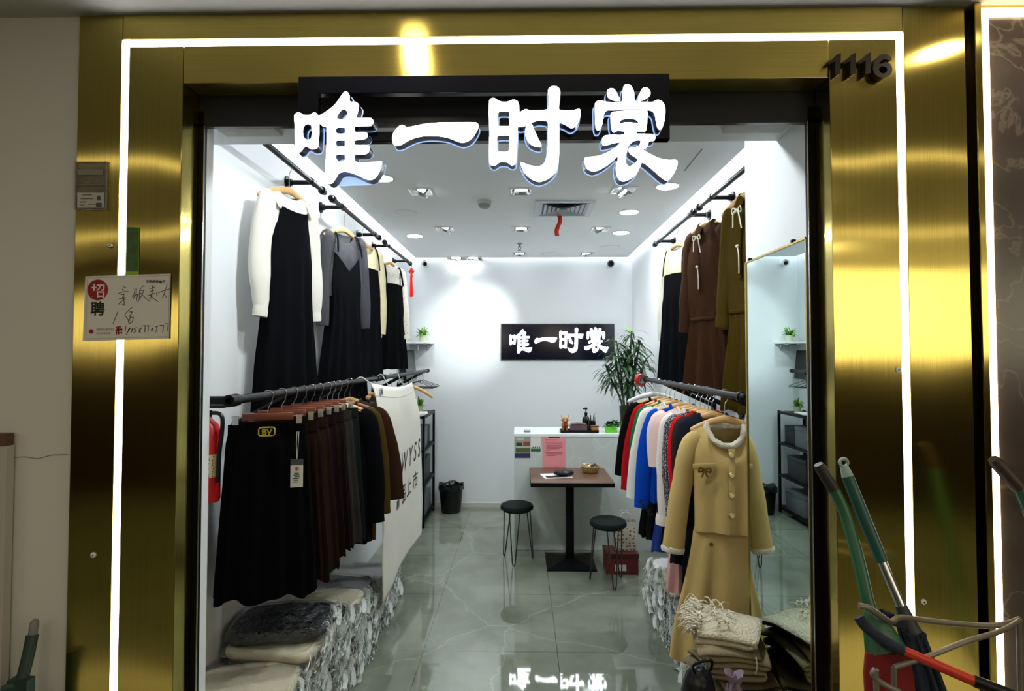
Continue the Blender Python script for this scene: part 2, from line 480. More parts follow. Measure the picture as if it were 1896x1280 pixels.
# ---------------------------------------------------------------- brass shop front
ZG, ZT = 1.76, 2.878
def X(px, y=640, Y=ZG): return at(px, y, Y).x
xo, xl, xi = X(134), X(222), -1.098
ro, rl, ri = X(1800), X(1677), 0.978
rl0, xl0 = rl - 0.012, xl - 0.012
zl = at(948, 73, ZG).z
zh = at(948, 149, ZG).z
G = 0.0015
struct('trim_1', bx(B(), xo, xl - 0.012, ZG, 1.85, 0, ZT, 0.002), M['gold_v'])
struct('trim_2', bx(B(), xl + 0.012, xi, ZG, 1.85, 0, zl - 0.012, 0.002), M['gold_v'])
struct('trim_3', bx(B(), xl - 0.012 + G, rl + 0.012 - G, ZG, 1.85, zl + 0.012, ZT, 0.002), M['gold_h'])
struct('trim_4', bx(B(), xi + G, ri - G, ZG, 1.85, zh, zl - 0.012, 0.002), M['gold_h'])
struct('trim_5', bx(B(), ri, rl - 0.012, ZG, 1.85, 0, zl - 0.012, 0.002), M['gold_v'])
struct('trim_6', bx(B(), rl + 0.012, ro, ZG, 1.85, 0, ZT, 0.002), M['gold_v'])
bm = B()
bx(bm, xl - 0.0118, xl + 0.0118, ZG + 0.003, ZG + 0.03, 0, zl + 0.0118)
bx(bm, rl - 0.0118, rl + 0.0118, ZG + 0.003, ZG + 0.03, 0, zl + 0.0118)
bx(bm, xl - 0.0118, rl + 0.0118, ZG + 0.003, ZG + 0.03, zl - 0.0118, zl + 0.0118)
tag(obj('led_strip_light', bm, M['led'], smooth=False), 'white LED light strip framing the brass shop entrance', 'light strip')
# dark groove, then the neighbour's brass edge, warm strip and marble
struct('trim_7', bx(B(), ro, X(1812), 1.79, 1.85, 0, ZT), M['black'])
xw = X(1832)
struct('trim_8', bx(B(), X(1812), xw - 0.012, ZG - 0.015, 1.85, 0, ZT, 0.002), M['gold_v'])
zw = at(1850, 18, ZG - 0.02).z
bm = B()
bx(bm, xw - 0.0118, xw + 0.0118, ZG - 0.012, ZG - 0.0005, 0, zw + 0.012)
bx(bm, xw + 0.0118, 3.2, ZG - 0.012, ZG - 0.0005, zw - 0.012, zw + 0.012)
tag(obj('led_strip_light', bm, M['led_warm'], smooth=False), 'warm white LED light strip around the dark marble of the neighbour', 'light strip')
struct('wall_neighbour', bx(B(), xw + 0.012, 3.2, ZG, 1.9, 0, zw - 0.012), M['marble_dark'])
struct('trim_9', bx(B(), xw - 0.012, 3.2, ZG, 1.85, zw + 0.012, ZT), M['gold_h'])
# grey wall beside the brass, with a hairline crack
struct('wall_corridor', bx(B(), -6, xo - 0.003, ZG + 0.01, 1.9, 0, ZT), M['cwall'])
bm = B(); ps = [at(x, y, ZG + 0.009) for x, y in ((0, 852), (22, 848), (45, 846), (70, 850), (95, 843), (125, 842))]
tube(bm, ps, 0.0011, 5)
struct('wall_crack', bm, mat('crack_dark', (110, 104, 96), 0.9))
# roller shutter box, guide rails and the plaster lip under it
bm = B(); bx(bm, -1.10, 0.98, 1.851, 1.868, 2.553, 2.80, 0.004); bx(bm, -1.10, 0.98, 1.851, 1.87, 2.545, 2.556)
struct('trim_10', bm, M['shutter'])
bm = B(); bx(bm, -1.075, -0.87, 1.871, 1.99, 2.566, 2.5795); bx(bm, 0.72, 0.93, 1.871, 1.99, 2.566, 2.5795)
struct('trim_11', bm, M['conc'])
struct('trim_12', bx(B(), -1.10, -1.078, 1.851, 1.87, 0, 2.6, 0.002), M['black'])
struct('trim_13', bx(B(), 0.952, 0.98, 1.851, 1.87, 0, 2.6, 0.002), M['black'])
bm = B(); bx(bm, -1.079, -1.0765, 1.849, 1.853, 0, 2.55); bx(bm, 0.951, 0.9535, 1.849, 1.853, 0, 2.55)
struct('trim_14', bm, M['steel'])
# screws and caps on the brass
def screw(px, py, label, m='steel'):
    c = at(px, py, ZG - 0.0005)
    t = thing('screw_cap', label, 'screw', c)
    bm = B(); lathe(bm, [(0.0088, 0), (0.0085, 0.002), (0.006, 0.0032), (0.0035, 0.0034)], (0, 0, 0), 20)
    bm.transform(Matrix.Rotation(PI / 2, 4, 'X')); obj('cap', bm, M[m], t)
    bm = B(); box(bm, (0, -0.0036, 0), (0.006, 0.0012, 0.0014)); box(bm, (0, -0.0036, 0), (0.0014, 0.0012, 0.006)); obj('cross_slot', bm, M['black'], t, False)
screw(205, 455, 'small grey screw in the brass just above the recruitment notice')
screw(173, 1028, 'pale screw cap low on the brass beside the grey corridor wall', 'white_plastic')
screw(1663, 685, 'pale screw cap on the brass at mid height, touching the light strip', 'white_plastic')
screw(1710, 1115, 'pale screw cap low on the brass above the broom handles', 'white_plastic')

# ---------------------------------------------------------------- the corridor behind the viewer (seen only as reflections)
struct('ceiling_corridor', bx(B(), -9, 9, -3.4, 1.9, ZT, ZT + 0.1), mat('corridor_ceiling', (190, 186, 176), 0.7))
struct('wall_opposite', bx(B(), -9, 9, -3.4, -3.3, 0, ZT), mat('opposite_brown', (62, 50, 40), 0.5))
glow = emit('lit_shop_window', (255, 240, 205), 1.5)
glow_bright = emit('bright_shop_window', (255, 242, 205), 3.0)
for i, (a, b, z0, z1) in enumerate(((-8.2, -5.9, 1.75, 2.35), (-5.7, -3.6, 1.85, 2.4), (-2.6, -0.4, 2.1, 2.55), (0.6, 2.3, 2.1, 2.6), (3.0, 5.4, 1.62, 2.78), (5.6, 8.4, 1.62, 2.78))):
    struct('window_%d' % (i + 1), bx(B(), a, b, -3.3, -3.27, z0, z1), glow_bright if a > 2.5 else glow)
    bm = B(); bx(bm, a - 0.06, b + 0.06, -3.3, -3.24, z0 - 0.06, z0); bx(bm, a - 0.06, b + 0.06, -3.3, -3.24, z1, z1 + 0.06)
    bx(bm, a - 0.06, a, -3.3, -3.24, z0, z1); bx(bm, b, b + 0.06, -3.3, -3.24, z0, z1); bx(bm, (a + b) / 2 - 0.02, (a + b) / 2 + 0.02, -3.27, -3.24, z0, z1)
    struct('window_%d_frame' % (i + 1), bm, M['black'])
for k, (x, y) in enumerate(((-0.385, 1.53), (1.52, 1.50), (-3.2, 0.4), (-1.2, -0.4), (1.6, -0.4), (3.6, 0.3), (-2.6, -2.2), (0.2, -2.2), (3.0, -2.2), (-6, -1), (6, -1))):
    t = thing('ceiling_downlight', 'round downlight in the corridor ceiling over the shop front', 'ceiling light', (x, y, ZT), 0, 'corridor downlights')
    bm = B(); lathe(bm, [(0.045, -0.006), (0.062, -0.006), (0.064, 0), (0.045, 0)], seg=28, caps=(False, False)); obj('rim', bm, M['white_plastic'], t)
    bm = B(); lathe(bm, [(0.045, -0.003), (0.02, -0.0035)], seg=28); obj('lens', bm, M['lamp_out'], t)
    if k > 1: area('corridor_lamp', (x, y, ZT - 0.02), 0.12, W_CORR, (1.0, 0.93, 0.80))

for y_, w_ in ((0.42, 0.07), (-1.35, 0.16)):
    t = thing('linear_ceiling_light', 'long linear light across the corridor ceiling, %s the shop front' % ('near' if y_ > 0 else 'farther from'), 'ceiling light', (0, y_, ZT))
    bm = B(); bx(bm, -6, 6, -w_ / 2 - 0.02, w_ / 2 + 0.02, -0.012, 0.0); obj('light_channel', bm, M['white_plastic'], t, False)
    obj('light_diffuser', bx(B(), -5.98, 5.98, -w_ / 2, w_ / 2, -0.016, -0.0122), emit('linear_diffuser', (255, 240, 205), 2.4), t, False)

# ---------------------------------------------------------------- hanging shop sign
OFF = {0: (535, 150), 1: (720, 150), 2: (890, 150), 3: (1070, 150)}
GLYPH = {
 0: [[[(62,430),(70,395),(110,372),(145,385),(175,402),(245,402),(280,380),(310,375),(340,400),(357,440),(358,500),(360,600),(350,740),(340,790),(310,808),(280,810),(250,800),(210,780),(180,790),(150,830),(120,845),(95,840),(78,800),(72,700),(70,560)],
      [(165,600),(175,545),(205,515),(240,512),(265,530),(272,600),(268,655),(250,690),(205,692),(175,665)]],
     [[(352,415),(430,370),(510,310),(560,260),(610,190),(640,145),(670,125),(700,140),(718,175),(717,225),(735,248),(790,250),(820,270),(830,300),(815,370),(800,425),(812,438),(950,438),(985,450),(1000,480),(985,520),(950,535),(795,538),(780,550),(780,590),(795,605),(900,605),(930,630),(925,670),(880,695),(795,703),(780,715),(780,745),(795,758),(930,760),(955,790),(945,840),(900,870),(795,873),(780,885),(780,940),(795,958),(850,965),(1000,960),(1095,950),(1100,985),(1080,1060),(1040,1130),(1000,1165),(960,1175),(900,1160),(820,1120),(720,1085),(640,1080),(590,1100),(560,1150),(520,1205),(490,1220),(455,1215),(430,1180),(425,1100),(435,950),(445,750),(447,570),(440,545),(400,535),(365,500),(352,450)],
      [(568,440),(580,400),(610,360),(650,335),(690,360),(690,400),(670,440),(620,455)],
      [(558,600),(562,565),(585,553),(650,553),(665,565),(665,610),(650,622),(580,625)],
      [(555,740),(560,715),(580,705),(650,705),(662,715),(662,765),(650,776),(580,778)],
      [(555,910),(560,885),(580,874),(650,874),(664,885),(662,935),(640,955),(590,955)]]],
 1: [[[(45,640),(70,590),(110,545),(150,520),(185,530),(205,547),(250,543),(340,525),(450,505),(600,493),(800,490),(1000,490),(1045,500),(1062,530),(1050,580),(1010,650),(960,700),(900,728),(850,730),(780,705),(700,675),(600,657),(480,652),(380,660),(300,680),(220,715),(150,755),(100,768),(65,760),(42,710)]]],
 2: [[[(100,250),(115,215),(150,200),(185,215),(225,240),(280,248),(330,242),(370,225),(410,225),(440,245),(455,300),(452,400),(440,540),(435,700),(425,850),(418,960),(400,990),(370,1000),(340,985),(310,965),(225,965),(190,990),(150,1005),(115,985),(100,930),(98,780),(105,600),(97,400)],
      [(205,410),(212,372),(240,362),(310,362),(338,375),(345,450),(340,522),(320,535),(225,535),(206,522)],
      [(195,680),(205,655),(240,647),(315,647),(340,662),(342,740),(333,825),(315,838),(215,838),(198,825)]],
     [[(432,530),(440,450),(448,395),(480,360),(530,335),(560,340),(600,348),(700,345),(785,337),(803,310),(803,200),(800,110),(820,75),(860,60),(900,65),(930,90),(942,140),(930,250),(925,325),(945,342),(1020,348),(1100,345),(1160,330),(1182,350),(1180,410),(1165,470),(1130,530),(1085,558),(1050,550),(1000,520),(940,498),(932,520),(932,600),(930,800),(922,950),(905,1040),(860,1110),(800,1160),(730,1190),(680,1195),(610,1170),(540,1110),(490,1030),(472,975),(490,962),(540,985),(610,1005),(680,1010),(730,995),(765,950),(790,850),(798,700),(800,560),(793,490),(750,472),(680,470),(620,490),(590,500),(540,530),(480,545)]],
     [[(535,550),(550,520),(590,505),(610,520),(640,590),(680,680),(715,750),(718,780),(690,785),(640,775),(580,740),(540,680),(527,610)]]],
 3: [[[(345,150),(350,110),(380,90),(420,90),(450,120),(480,180),(500,220),(490,240),(450,240),(390,220),(355,190)]],
     [[(710,230),(730,160),(760,95),(800,75),(840,95),(860,140),(845,180),(800,215),(740,238)]],
     [[(200,300),(215,250),(260,230),(310,240),(370,250),(450,255),(515,245),(528,215),(530,130),(545,60),(575,38),(615,45),(650,90),(668,150),(672,215),(685,240),(760,247),(880,250),(920,230),(960,225),(1000,245),(1030,300),(1035,380),(1025,470),(1000,550),(975,578),(945,560),(925,480),(910,400),(880,360),(820,345),(700,335),(560,335),(440,345),(350,350),(315,380),(300,440),(285,520),(265,570),(235,585),(212,560),(203,480)]],
     [[(385,430),(395,380),(440,362),(560,352),(700,352),(790,348),(822,358),(825,430),(815,530),(805,585),(770,598),(600,600),(470,592),(425,612),(400,570)],
      [(495,490),(520,460),(580,450),(660,452),(700,470),(718,500),(680,498),(600,490),(540,495),(510,505)]],
     [[(285,710),(295,670),(330,645),(420,640),(530,638),(560,600),(570,585),(665,585),(685,605),(710,625),(800,628),(895,633),(915,660),(905,705),(850,715),(835,735),(828,765),(800,800),(778,820),(850,860),(950,910),(1060,935),(1150,935),(1180,950),(1175,1010),(1140,1090),(1090,1160),(1045,1180),(980,1140),(880,1050),(770,968),(740,1010),(700,1090),(640,1150),(570,1185),(520,1190),(480,1160),(455,1090),(450,1010),(473,930),(465,900),(400,960),(300,1030),(210,1070),(150,1065),(100,1030),(80,960),(85,910),(130,900),(250,885),(350,845),(430,800),(490,740),(490,728),(420,740),(330,765),(295,760)],
      [(742,708),(690,706),(640,728),(595,780),(577,840),(568,930),(575,985),(610,1010),(660,990),(700,950),(705,925),(665,897),(618,865),(600,828),(612,795),(650,787),(700,780),(732,752)]]],
}
def glyph(i, conv, depth, grow=0.0):
    ms = []
    for grp in GLYPH[i]:
        loops = []
        for lp in grp:
            pts = [(OFF[i][0] + x / 6.4, OFF[i][1] + y / 6.4, 0) for x, y in lp]
            loops.append([conv(p.x, p.y) for p in spline(pts, 4, True)])
        ms.append(curve_mesh(loops, depth, grow))
    bm = merged(*ms)
    me = bpy.data.meshes.new('g'); bm.to_mesh(me); bm.free()
    return me if grow else separate_front(me)
YS = 1.665
t = thing('shop_sign', 'illuminated shop sign of four white characters hung over the entrance', 'sign', (at(900, 200, 1.71).x, 1.71, at(900, 143, 1.71).z))
p0, p1 = at(553, 143, 1.71), at(1240, 259, 1.71)
bm = B()
bx(bm, p0.x, at(590, 200, 1.71).x, 1.705, 1.735, p1.z, p0.z, 0.003); bx(bm, at(1196, 200, 1.71).x, p1.x, 1.705, 1.735, p1.z, p0.z, 0.003)
bx(bm, p0.x, p1.x, 1.706, 1.734, p1.z, at(900, 243, 1.71).z, 0.002)
bx(bm, p0.x, p1.x, 1.706, 1.734, at(900, 172, 1.71).z, p0.z, 0.002)
obj('sign_frame', bm, M['black_gloss'], t, False, True)
for i in range(4):
    f, s = glyph(i, lambda x, y: (at(x, y, YS).x, at(x, y, YS).z), 0.04)
    f.transform(Matrix.Translation((0, YS, 0))); s.transform(Matrix.Translation((0, YS, 0)))
    a = obj('letter', f, M['letter'], t, False, True)
    obj('letter_return', s, M['letter_side'], a, False)
    a.children[0].data.transform(Matrix.LocRotScale(t.location, None, None).inverted())
    g = glyph(i, lambda x, y: (at(x, y, YS).x, at(x, y, YS).z), 0.003, 0.0025)
    g.transform(Matrix.LocRotScale(t.location, None, None).inverted() @ Matrix.Translation((0, YS + 0.0365, 0)))
    obj('letter_backlight', g, M['letter_glow'], a, False)

# the same lettering on the back wall
YW = YB - 0.03
t = thing('wall_sign', 'black panel with four glowing white characters on the back wall', 'sign', (at(1033, 633, YW).x, YB, at(1033, 633, YW).z))
p0, p1 = at(928, 600, YW), at(1138, 666, YW)
obj('sign_panel', bx(B(), p0.x, p1.x, YW, YB - 0.001, p1.z, p0.z, 0.004), M['black_gloss'], t, False, True)
bm = B(); bx(bm, p0.x - 0.006, p1.x + 0.006, YW + 0.004, YB - 0.001, p1.z - 0.006, p1.z); bx(bm, p0.x - 0.006, p1.x + 0.006, YW + 0.004, YB - 0.001, p0.z, p0.z + 0.006)
bx(bm, p0.x - 0.006, p0.x, YW + 0.004, YB - 0.001, p1.z, p0.z); bx(bm, p1.x, p1.x + 0.006, YW + 0.004, YB - 0.001, p1.z, p0.z)
obj('panel_edge', bm, M['steel'], t, False, True)
def back_conv(x, y):
    q = at(943 + (x - 545) * 0.2585, 606.5 + (y - 157) * 0.262, YW - 0.02)
    return (q.x, q.z)
for i in range(4):
    f, s = glyph(i, back_conv, 0.018)
    f.transform(Matrix.Translation((0, YW - 0.02, 0))); s.transform(Matrix.Translation((0, YW - 0.02, 0)))
    a = obj('letter', f, M['letter_small'], t, False, True)
    obj('letter_return', s, M['letter_small'], a, False)
    a.children[0].data.transform(Matrix.LocRotScale(t.location, None, None).inverted())

# ---------------------------------------------------------------- unit number
t = thing('unit_number', 'dark raised number 1116 on the brass above the entrance corner', 'number', (X(1592, 120), ZG, at(1592, 120, ZG).z))
DIG1 = [(843, 334), (870, 318), (896, 290), (917, 283), (914, 395), (886, 399), (888, 327), (850, 344)]
DIG6 = [[(1188, 320), (1180, 300), (1150, 287), (1115, 303), (1092, 343), (1091, 380), (1110, 407), (1147, 415), (1182, 399), (1192, 368), (1180, 341), (1152, 333), (1124, 342), (1130, 326), (1150, 314), (1168, 320)],
        [(1120, 372), (1129, 358), (1147, 354), (1163, 364), (1163, 381), (1149, 392), (1131, 390)]]
bronze_black = mat('bronze_black', (40, 32, 28), 0.35)
def dconv(x, y): q = at(1240 + x / 2.89, y / 2.89, ZG - 0.024); return (q.x, q.z)
for k in range(3):
    me = curve_mesh([[dconv(x + 81 * k, y - 2 * k) for x, y in DIG1]], 0.022); me.transform(Matrix.Translation((0, ZG - 0.0235, 0)))
    obj('digit', me, bronze_black, t, False, True)
me = curve_mesh([[dconv(p.x, p.y) for p in spline([(x, y, 0) for x, y in lp], 4, True)] for lp in DIG6], 0.022); me.transform(Matrix.Translation((0, ZG - 0.0235, 0)))
obj('digit', me, bronze_black, t, False, True)

# ---------------------------------------------------------------- notices on the brass
def sheet(px0, py0, px1, py1, Y, th=0.0008, corners=None):
    """thin sheet through four pixel corners (top start, top end, bottom end, bottom start)"""
    cs = corners or ((px0, py0), (px1, py0), (px1, py1), (px0, py1))
    f = [at(x, y, Y) for x, y in cs]
    bm = B(); a = [bm.verts.new(p) for p in f]; b = [bm.verts.new(p + Vector((0, th, 0))) for p in f]
    bm.faces.new(a[::-1]); bm.faces.new(b)
    for i in range(4):
        j = (i + 1) % 4; bm.faces.new((a[i], a[j], b[j], b[i]))
    return bm
def disc(px, py, Y, r, th=0.0006):
    bm = B(); lathe(bm, [(r, 0), (r, th)], seg=40); bm.transform(Matrix.Translation(at(px, py, Y)) @ Matrix.Rotation(PI / 2, 4, 'X'))
    return bm
def print_text(s, px, py, Y, size, m, parent, name='printing', shear=0, bold=0.0, rot=0.0):
    me = text_mesh(s, size, 0.0, shear, bold)
    me.transform(Matrix.Translation(at(px, py, Y)) @ Matrix.Rotation(rot, 4, 'Y'))
    return obj(name, me, m, parent, False, True)
YN = ZG - 0.004
t = thing('recruitment_notice', 'white recruitment notice with red circle and handwriting taped to the brass', 'notice', at(236, 632, ZG))
obj('notice_sheet', sheet(0, 0, 0, 0, YN, 0.0008, ((158, 512), (316, 507), (313, 627), (153, 632))), M['paper'], t, False, True)
red_ink = mat('red_ink', (150, 26, 34), 0.8); grey_ink = mat('grey_ink', (120, 112, 112), 0.8)
obj('red_circle', disc(181, 537, YN - 0.0004, 0.0335, 0.0003), red_ink, t, False, True)
print_text('招', 168.5, 549, YN - 0.0012, 0.047, M['paper'], t, bold=0.0006)
print_text('聘', 167, 582, YN - 0.0006, 0.047, M['ink'], t, bold=0.0012)
print_text('招聘模特童装', 269, 524, YN - 0.0006, 0.011, M['ink'], t, bold=0.0002)
print_text('招聘信息专栏', 178, 612, YN - 0.0006, 0.0095, grey_ink, t)
print_text('招工启事热线', 178, 619, YN - 0.0006, 0.0075, grey_ink, t)
obj('red_emblem', disc(169, 614, YN - 0.0004, 0.0075, 0.0003), red_ink, t, False, True)
bm = B()
def nz(x, y): return at(150 + x / 9.144, 500 + y / 9.144, YN)
pen = [
 [(715,285),(760,300)],[(640,400),(690,375),(800,365)],[(700,330),(735,345)],[(680,420),(735,410),(700,470)],[(640,495),(760,470)],[(730,450),(735,600)],[(730,500),(640,580)],[(735,600),(700,585)],
 [(915,310),(905,400),(870,450),(1000,400)],[(940,305),(935,420)],[(930,420),(880,500)],[(960,420),(940,530)],[(1060,270),(1000,330),(990,480)],[(1010,350),(1070,350),(1010,470),(960,540)],[(1000,380),(1080,460),(1165,535)],
 [(1170,320),(1250,290)],[(1205,260),(1215,300)],[(1170,370),(1240,345)],[(1210,310),(1205,400)],[(1130,440),(1250,395)],[(1210,400),(1170,495)],[(1170,420),(1240,490),(1310,540)],
 [(1280,390),(1290,440)],[(1310,385),(1510,320)],[(1460,240),(1420,380),(1380,470)],[(1410,400),(1450,470)],
 [(630,700),(545,910)],
 [(870,630),(800,690)],[(800,690),(740,760)],[(740,760),(800,840),(830,860)],[(820,710),(870,710),(820,790)],[(830,800),(890,800),(870,880),(820,910),(800,870),(840,810)],
 [(760,960),(750,1050)],[(800,1010),(840,980),(790,1060),(770,1090),(800,1040),(810,1000)],[(850,1040),(870,990),(880,1030),(850,1060)],[(945,970),(900,1000),(935,1030),(900,1060)],[(985,985),(1030,980),(980,1045),(1010,1060),(990,1000)],
 [(1040,950),(1090,940),(1080,1050)],[(1110,950),(1150,940),(1135,1045)],[(1190,1020),(1215,985),(1230,1015),(1195,1030)],[(1310,950),(1270,960)],[(1275,960),(1290,1000),(1260,1060)],[(1340,940),(1400,935),(1385,1060)],[(1430,910),(1480,905),(1465,1030)]]
ink_strokes(bm, pen, YN - 0.0008, 0.0018, lambda x, y: nz(x, y))
obj('handwriting', bm, M['ink'], t, False, True)
bm = B(); ink_strokes(bm, [[(600,970),(680,960)],[(590,1030),(700,1010)],[(620,980),(600,1090)],[(680,970),(690,1080)],[(600,1070),(690,1060)],[(640,960),(640,1090)],[(610,1000),(690,1000)]], YN - 0.0008, 0.003, nz)
obj('red_stamp', bm, red_ink, t, False, True)
bm = B(); ink_strokes(bm, [[(110,140),(1500,95)],[(1500,95),(1480,1130)],[(1480,1130),(80,1165)],[(80,1165),(110,140)]], YN - 0.0006, 0.0008, nz)
obj('printed_border', bm, mat('border_pink', (170, 110, 120), 0.8), t, False, True)
# lime green packet stuck above the notice
t = thing('lime_packet', 'lime green and dark leaf printed strip stuck beside the light strip', 'packet', at(245, 530, ZG))
obj('packet_sleeve', sheet(0, 0, 0, 0, YN + 0.0012, 0.001, ((235, 420), (257, 421), (257, 528), (231, 528))), mat('lime_film', (132, 170, 24), 0.35), t, False, True)
obj('packet_print', sheet(0, 0, 0, 0, YN + 0.0006, 0.0004, ((235, 421), (256, 422), (256, 503), (234, 503))), mat('leaf_print', (44, 84, 22), 0.35, vary=0.9, vscale=60), t, False, True)
# licence holder
t = thing('licence_holder', 'clear acrylic holder with a small licence card on the brass edge', 'holder', at(168, 390, ZG))
obj('acrylic_back', sheet(139, 300, 199, 389, ZG - 0.003, 0.002), plastic('smoked_acrylic', 0.5, 0.5, (120, 116, 100)), t, False, True)
bm = B()
for y0 in (300, 343, 388):
    a, b = at(139, y0, ZG - 0.006), at(199, y0, ZG - 0.006); bx(bm, a.x, b.x, a.y - 0.002, a.y + 0.005, a.z - 0.0012, a.z + 0.0012)
for x0 in (140, 198):
    a, b = at(x0, 300, ZG - 0.006), at(x0, 388, ZG - 0.006); bx(bm, a.x - 0.0012, a.x + 0.0012, a.y - 0.002, a.y + 0.005, b.z, a.z)
obj('acrylic_rim', bm, plastic('acrylic_edge', 0.5, 0.35, (170, 166, 150)), t, False, True)
obj('licence_card', sheet(143, 357, 193, 385, ZG - 0.0045, 0.0008), mat('card_grey', (178, 176, 170), 0.6), t, False, True)
obj('blank_card', sheet(143, 314, 191, 324, ZG - 0.0045, 0.0008), mat('card_dim', (128, 124, 114), 0.6), t, False, True)
bm = B(); lathe(bm, [(0.0075, 0), (0.0075, 0.0004)], seg=20); bm.transform(Matrix.Translation(at(183, 367, ZG - 0.0056)) @ Matrix.Rotation(PI / 2, 4, 'X') @ Matrix.Diagonal((0.8, 1.1, 1, 1)))
k = at(183, 379, ZG - 0.0056); bx(bm, k.x - 0.009, k.x + 0.009, k.y - 0.0003, k.y + 0.0003, k.z - 0.008, k.z + 0.006)
obj('card_portrait', bm, mat('photo_dark', (74, 70, 66), 0.7), t, False, True)
bm = B(); ink_strokes(bm, [[(152, 361), (170, 361)], [(150, 368), (172, 368)], [(148, 374), (160, 374)], [(163, 378), (176, 378)], [(148, 380), (156, 380)]], ZG - 0.0053, 0.002, lambda x, y: at(x, y, ZG - 0.0053))
obj('card_lines', bm, M['ink'], t, False, True)

# ---------------------------------------------------------------- ceiling fittings
def downlight(px, py, lit, label, r=0.085):
    c = atz(px, py, CEIL)
    t = thing('ceiling_downlight', label, 'ceiling light', c)
    bm = B(); lathe(bm, [(r * 0.86, -0.004), (r, -0.006), (r * 1.1, -0.002), (r * 1.1, 0.0), (r * 0.86, 0.0)], seg=36, caps=(False, False)); obj('rim', bm, M['white_plastic'], t)
    bm = B(); lathe(bm, [(r * 0.86, -0.0035), (r * 0.3, -0.004)], seg=36); obj('diffuser', bm, M['lamp'] if lit else M['ceil'], t)
    if lit: area('downlight_lamp', c + Vector((0, 0, -0.012)), 0.15, W_DOWN, cool)
downlight(706, 330, True, 'lit round downlight beneath the first sign character, near the skirt-side rail')
downlight(1236, 345, True, 'lit round downlight beneath the last sign character, nearest the entrance')
downlight(1165, 393, True, 'lit round downlight beside the air vent')
downlight(768, 437, True, 'lit round downlight above the polka dot dress')
downlight(1150, 431, True, 'lit round downlight between the vent and the far ceiling edge')
downlight(752, 394, False, 'unlit flush round cover in the ceiling above the grey dress')
downlight(1020, 470, False, 'faint flush disc in the ceiling beside the sprinkler', 0.10)
downlight(1130, 458, False, 'faint flush disc in the ceiling near the black dome camera', 0.10)
for x_, w_ in ((-0.55, 'skirts'), (0.35, 'heap by the mirror')):  # unseen lamps added behind the beam to brighten the entrance end of the shop
    t = thing('ceiling_downlight', 'unseen round downlight added inside the entrance beam above the %s' % w_, 'ceiling light', (x_, 2.42, CEIL))
    bm = B(); lathe(bm, [(0.073, -0.004), (0.085, -0.006), (0.093, -0.002), (0.093, 0.0), (0.073, 0.0)], seg=36, caps=(False, False)); obj('rim', bm, M['white_plastic'], t)
    bm = B(); lathe(bm, [(0.073, -0.0035), (0.025, -0.004)], seg=36); obj('diffuser', bm, M['lamp'], t)
    area('downlight_lamp', (x_, 2.42, CEIL - 0.012), 0.15, W_FRONT, cool)
def square_spot(px, py, lens, tgt, label, size=0.17, lit=True, rep=1, watt=None, cone=62):
    c = atz(px, py, CEIL)
    t = thing('square_spotlight', label, 'spotlight', c)
    bm = B(); h = size / 2; w = 0.014; hx = h * rep + (rep - 1) * 0.008
    bx(bm, -hx, hx, -h, -h + w, -0.006, 0.0); bx(bm, -hx, hx, h - w, h, -0.006, 0.0); bx(bm, -hx, -hx + w, -h + w, h - w, -0.006, 0.0); bx(bm, hx - w, hx, -h + w, h - w, -0.006, 0.0)
    obj('bezel', bm, M['white_plastic'], t, False)
    obj('housing', bx(B(), -hx + w, hx - w, -h + w, h - w, -0.0022, -0.0005), M['chrome_ref'], t, False)
    for q in range(rep):
        ox = (q - (rep - 1) / 2) * size
        rot = Matrix.Translation((ox, 0, 0)) @ Matrix.Rotation(lens[0], 4, 'X') @ Matrix.Rotation(lens[1], 4, 'Y')
        bm = B(); lathe(bm, [(h * 0.74, 0.0), (h * 0.76, -0.012), (h * 0.70, -0.022), (h * 0.62, -0.016), (h * 0.56, -0.006)], seg=30, caps=(False, False)); bm.transform(rot)
        rf = obj('reflector_ring', bm, M['chrome_ref'] if not lit else M['steel'], t)
        bm = B(); lathe(bm, [(h * 0.57, -0.007), (h * 0.2, -0.012)], seg=30); bm.transform(rot)
        obj('lens', bm, M['lamp_spot'] if lit else M['dark_glass'], rf)
    if lit: spot('spotlight_lamp', c + Vector((0, 0, -0.035)), tgt, watt or W_SPOT, cone, 0.8, cool, 0.04)
square_spot(778, 355, (0.15, 0.5), (-1.3, 3.6, 1.6), 'square recessed spotlight of the first row, on the skirt side')
square_spot(965, 355, (0.25, 0.0), (0.1, 4.4, 0.6), 'square recessed spotlight in the middle of the first row')
square_spot(1155, 352, (-0.2, -0.5), (1.25, 3.3, 1.4), 'square recessed spotlight with dark lens under the last sign character')
square_spot(823, 424, (0.15, 0.4), (-1.25, 5.2, 1.5), 'square recessed spotlight of the second row, on the skirt side')
square_spot(965, 424, (0.3, 0.0), (-0.58, YB, 2.12), 'square recessed spotlight of the second row, just before the sprinkler', watt=130, cone=40)
square_spot(1112, 424, (0.2, -0.4), (1.25, 4.6, 1.4), 'square recessed spotlight of the second row, on the mirror side')
square_spot(860, 478, (0.3, 0.1), (-0.62, 5.9, 0.0), 'double square spotlight at the far ceiling edge', 0.2, True, 2)
square_spot(962, 470, (0.3, 0.0), (0.3, 5.6, 0.0), 'square recessed spotlight behind the sprinkler')
square_spot(1085, 470, (0.3, -0.2), (0.5, 5.7, 0.7), 'square recessed spotlight above the glowing wall sign end')
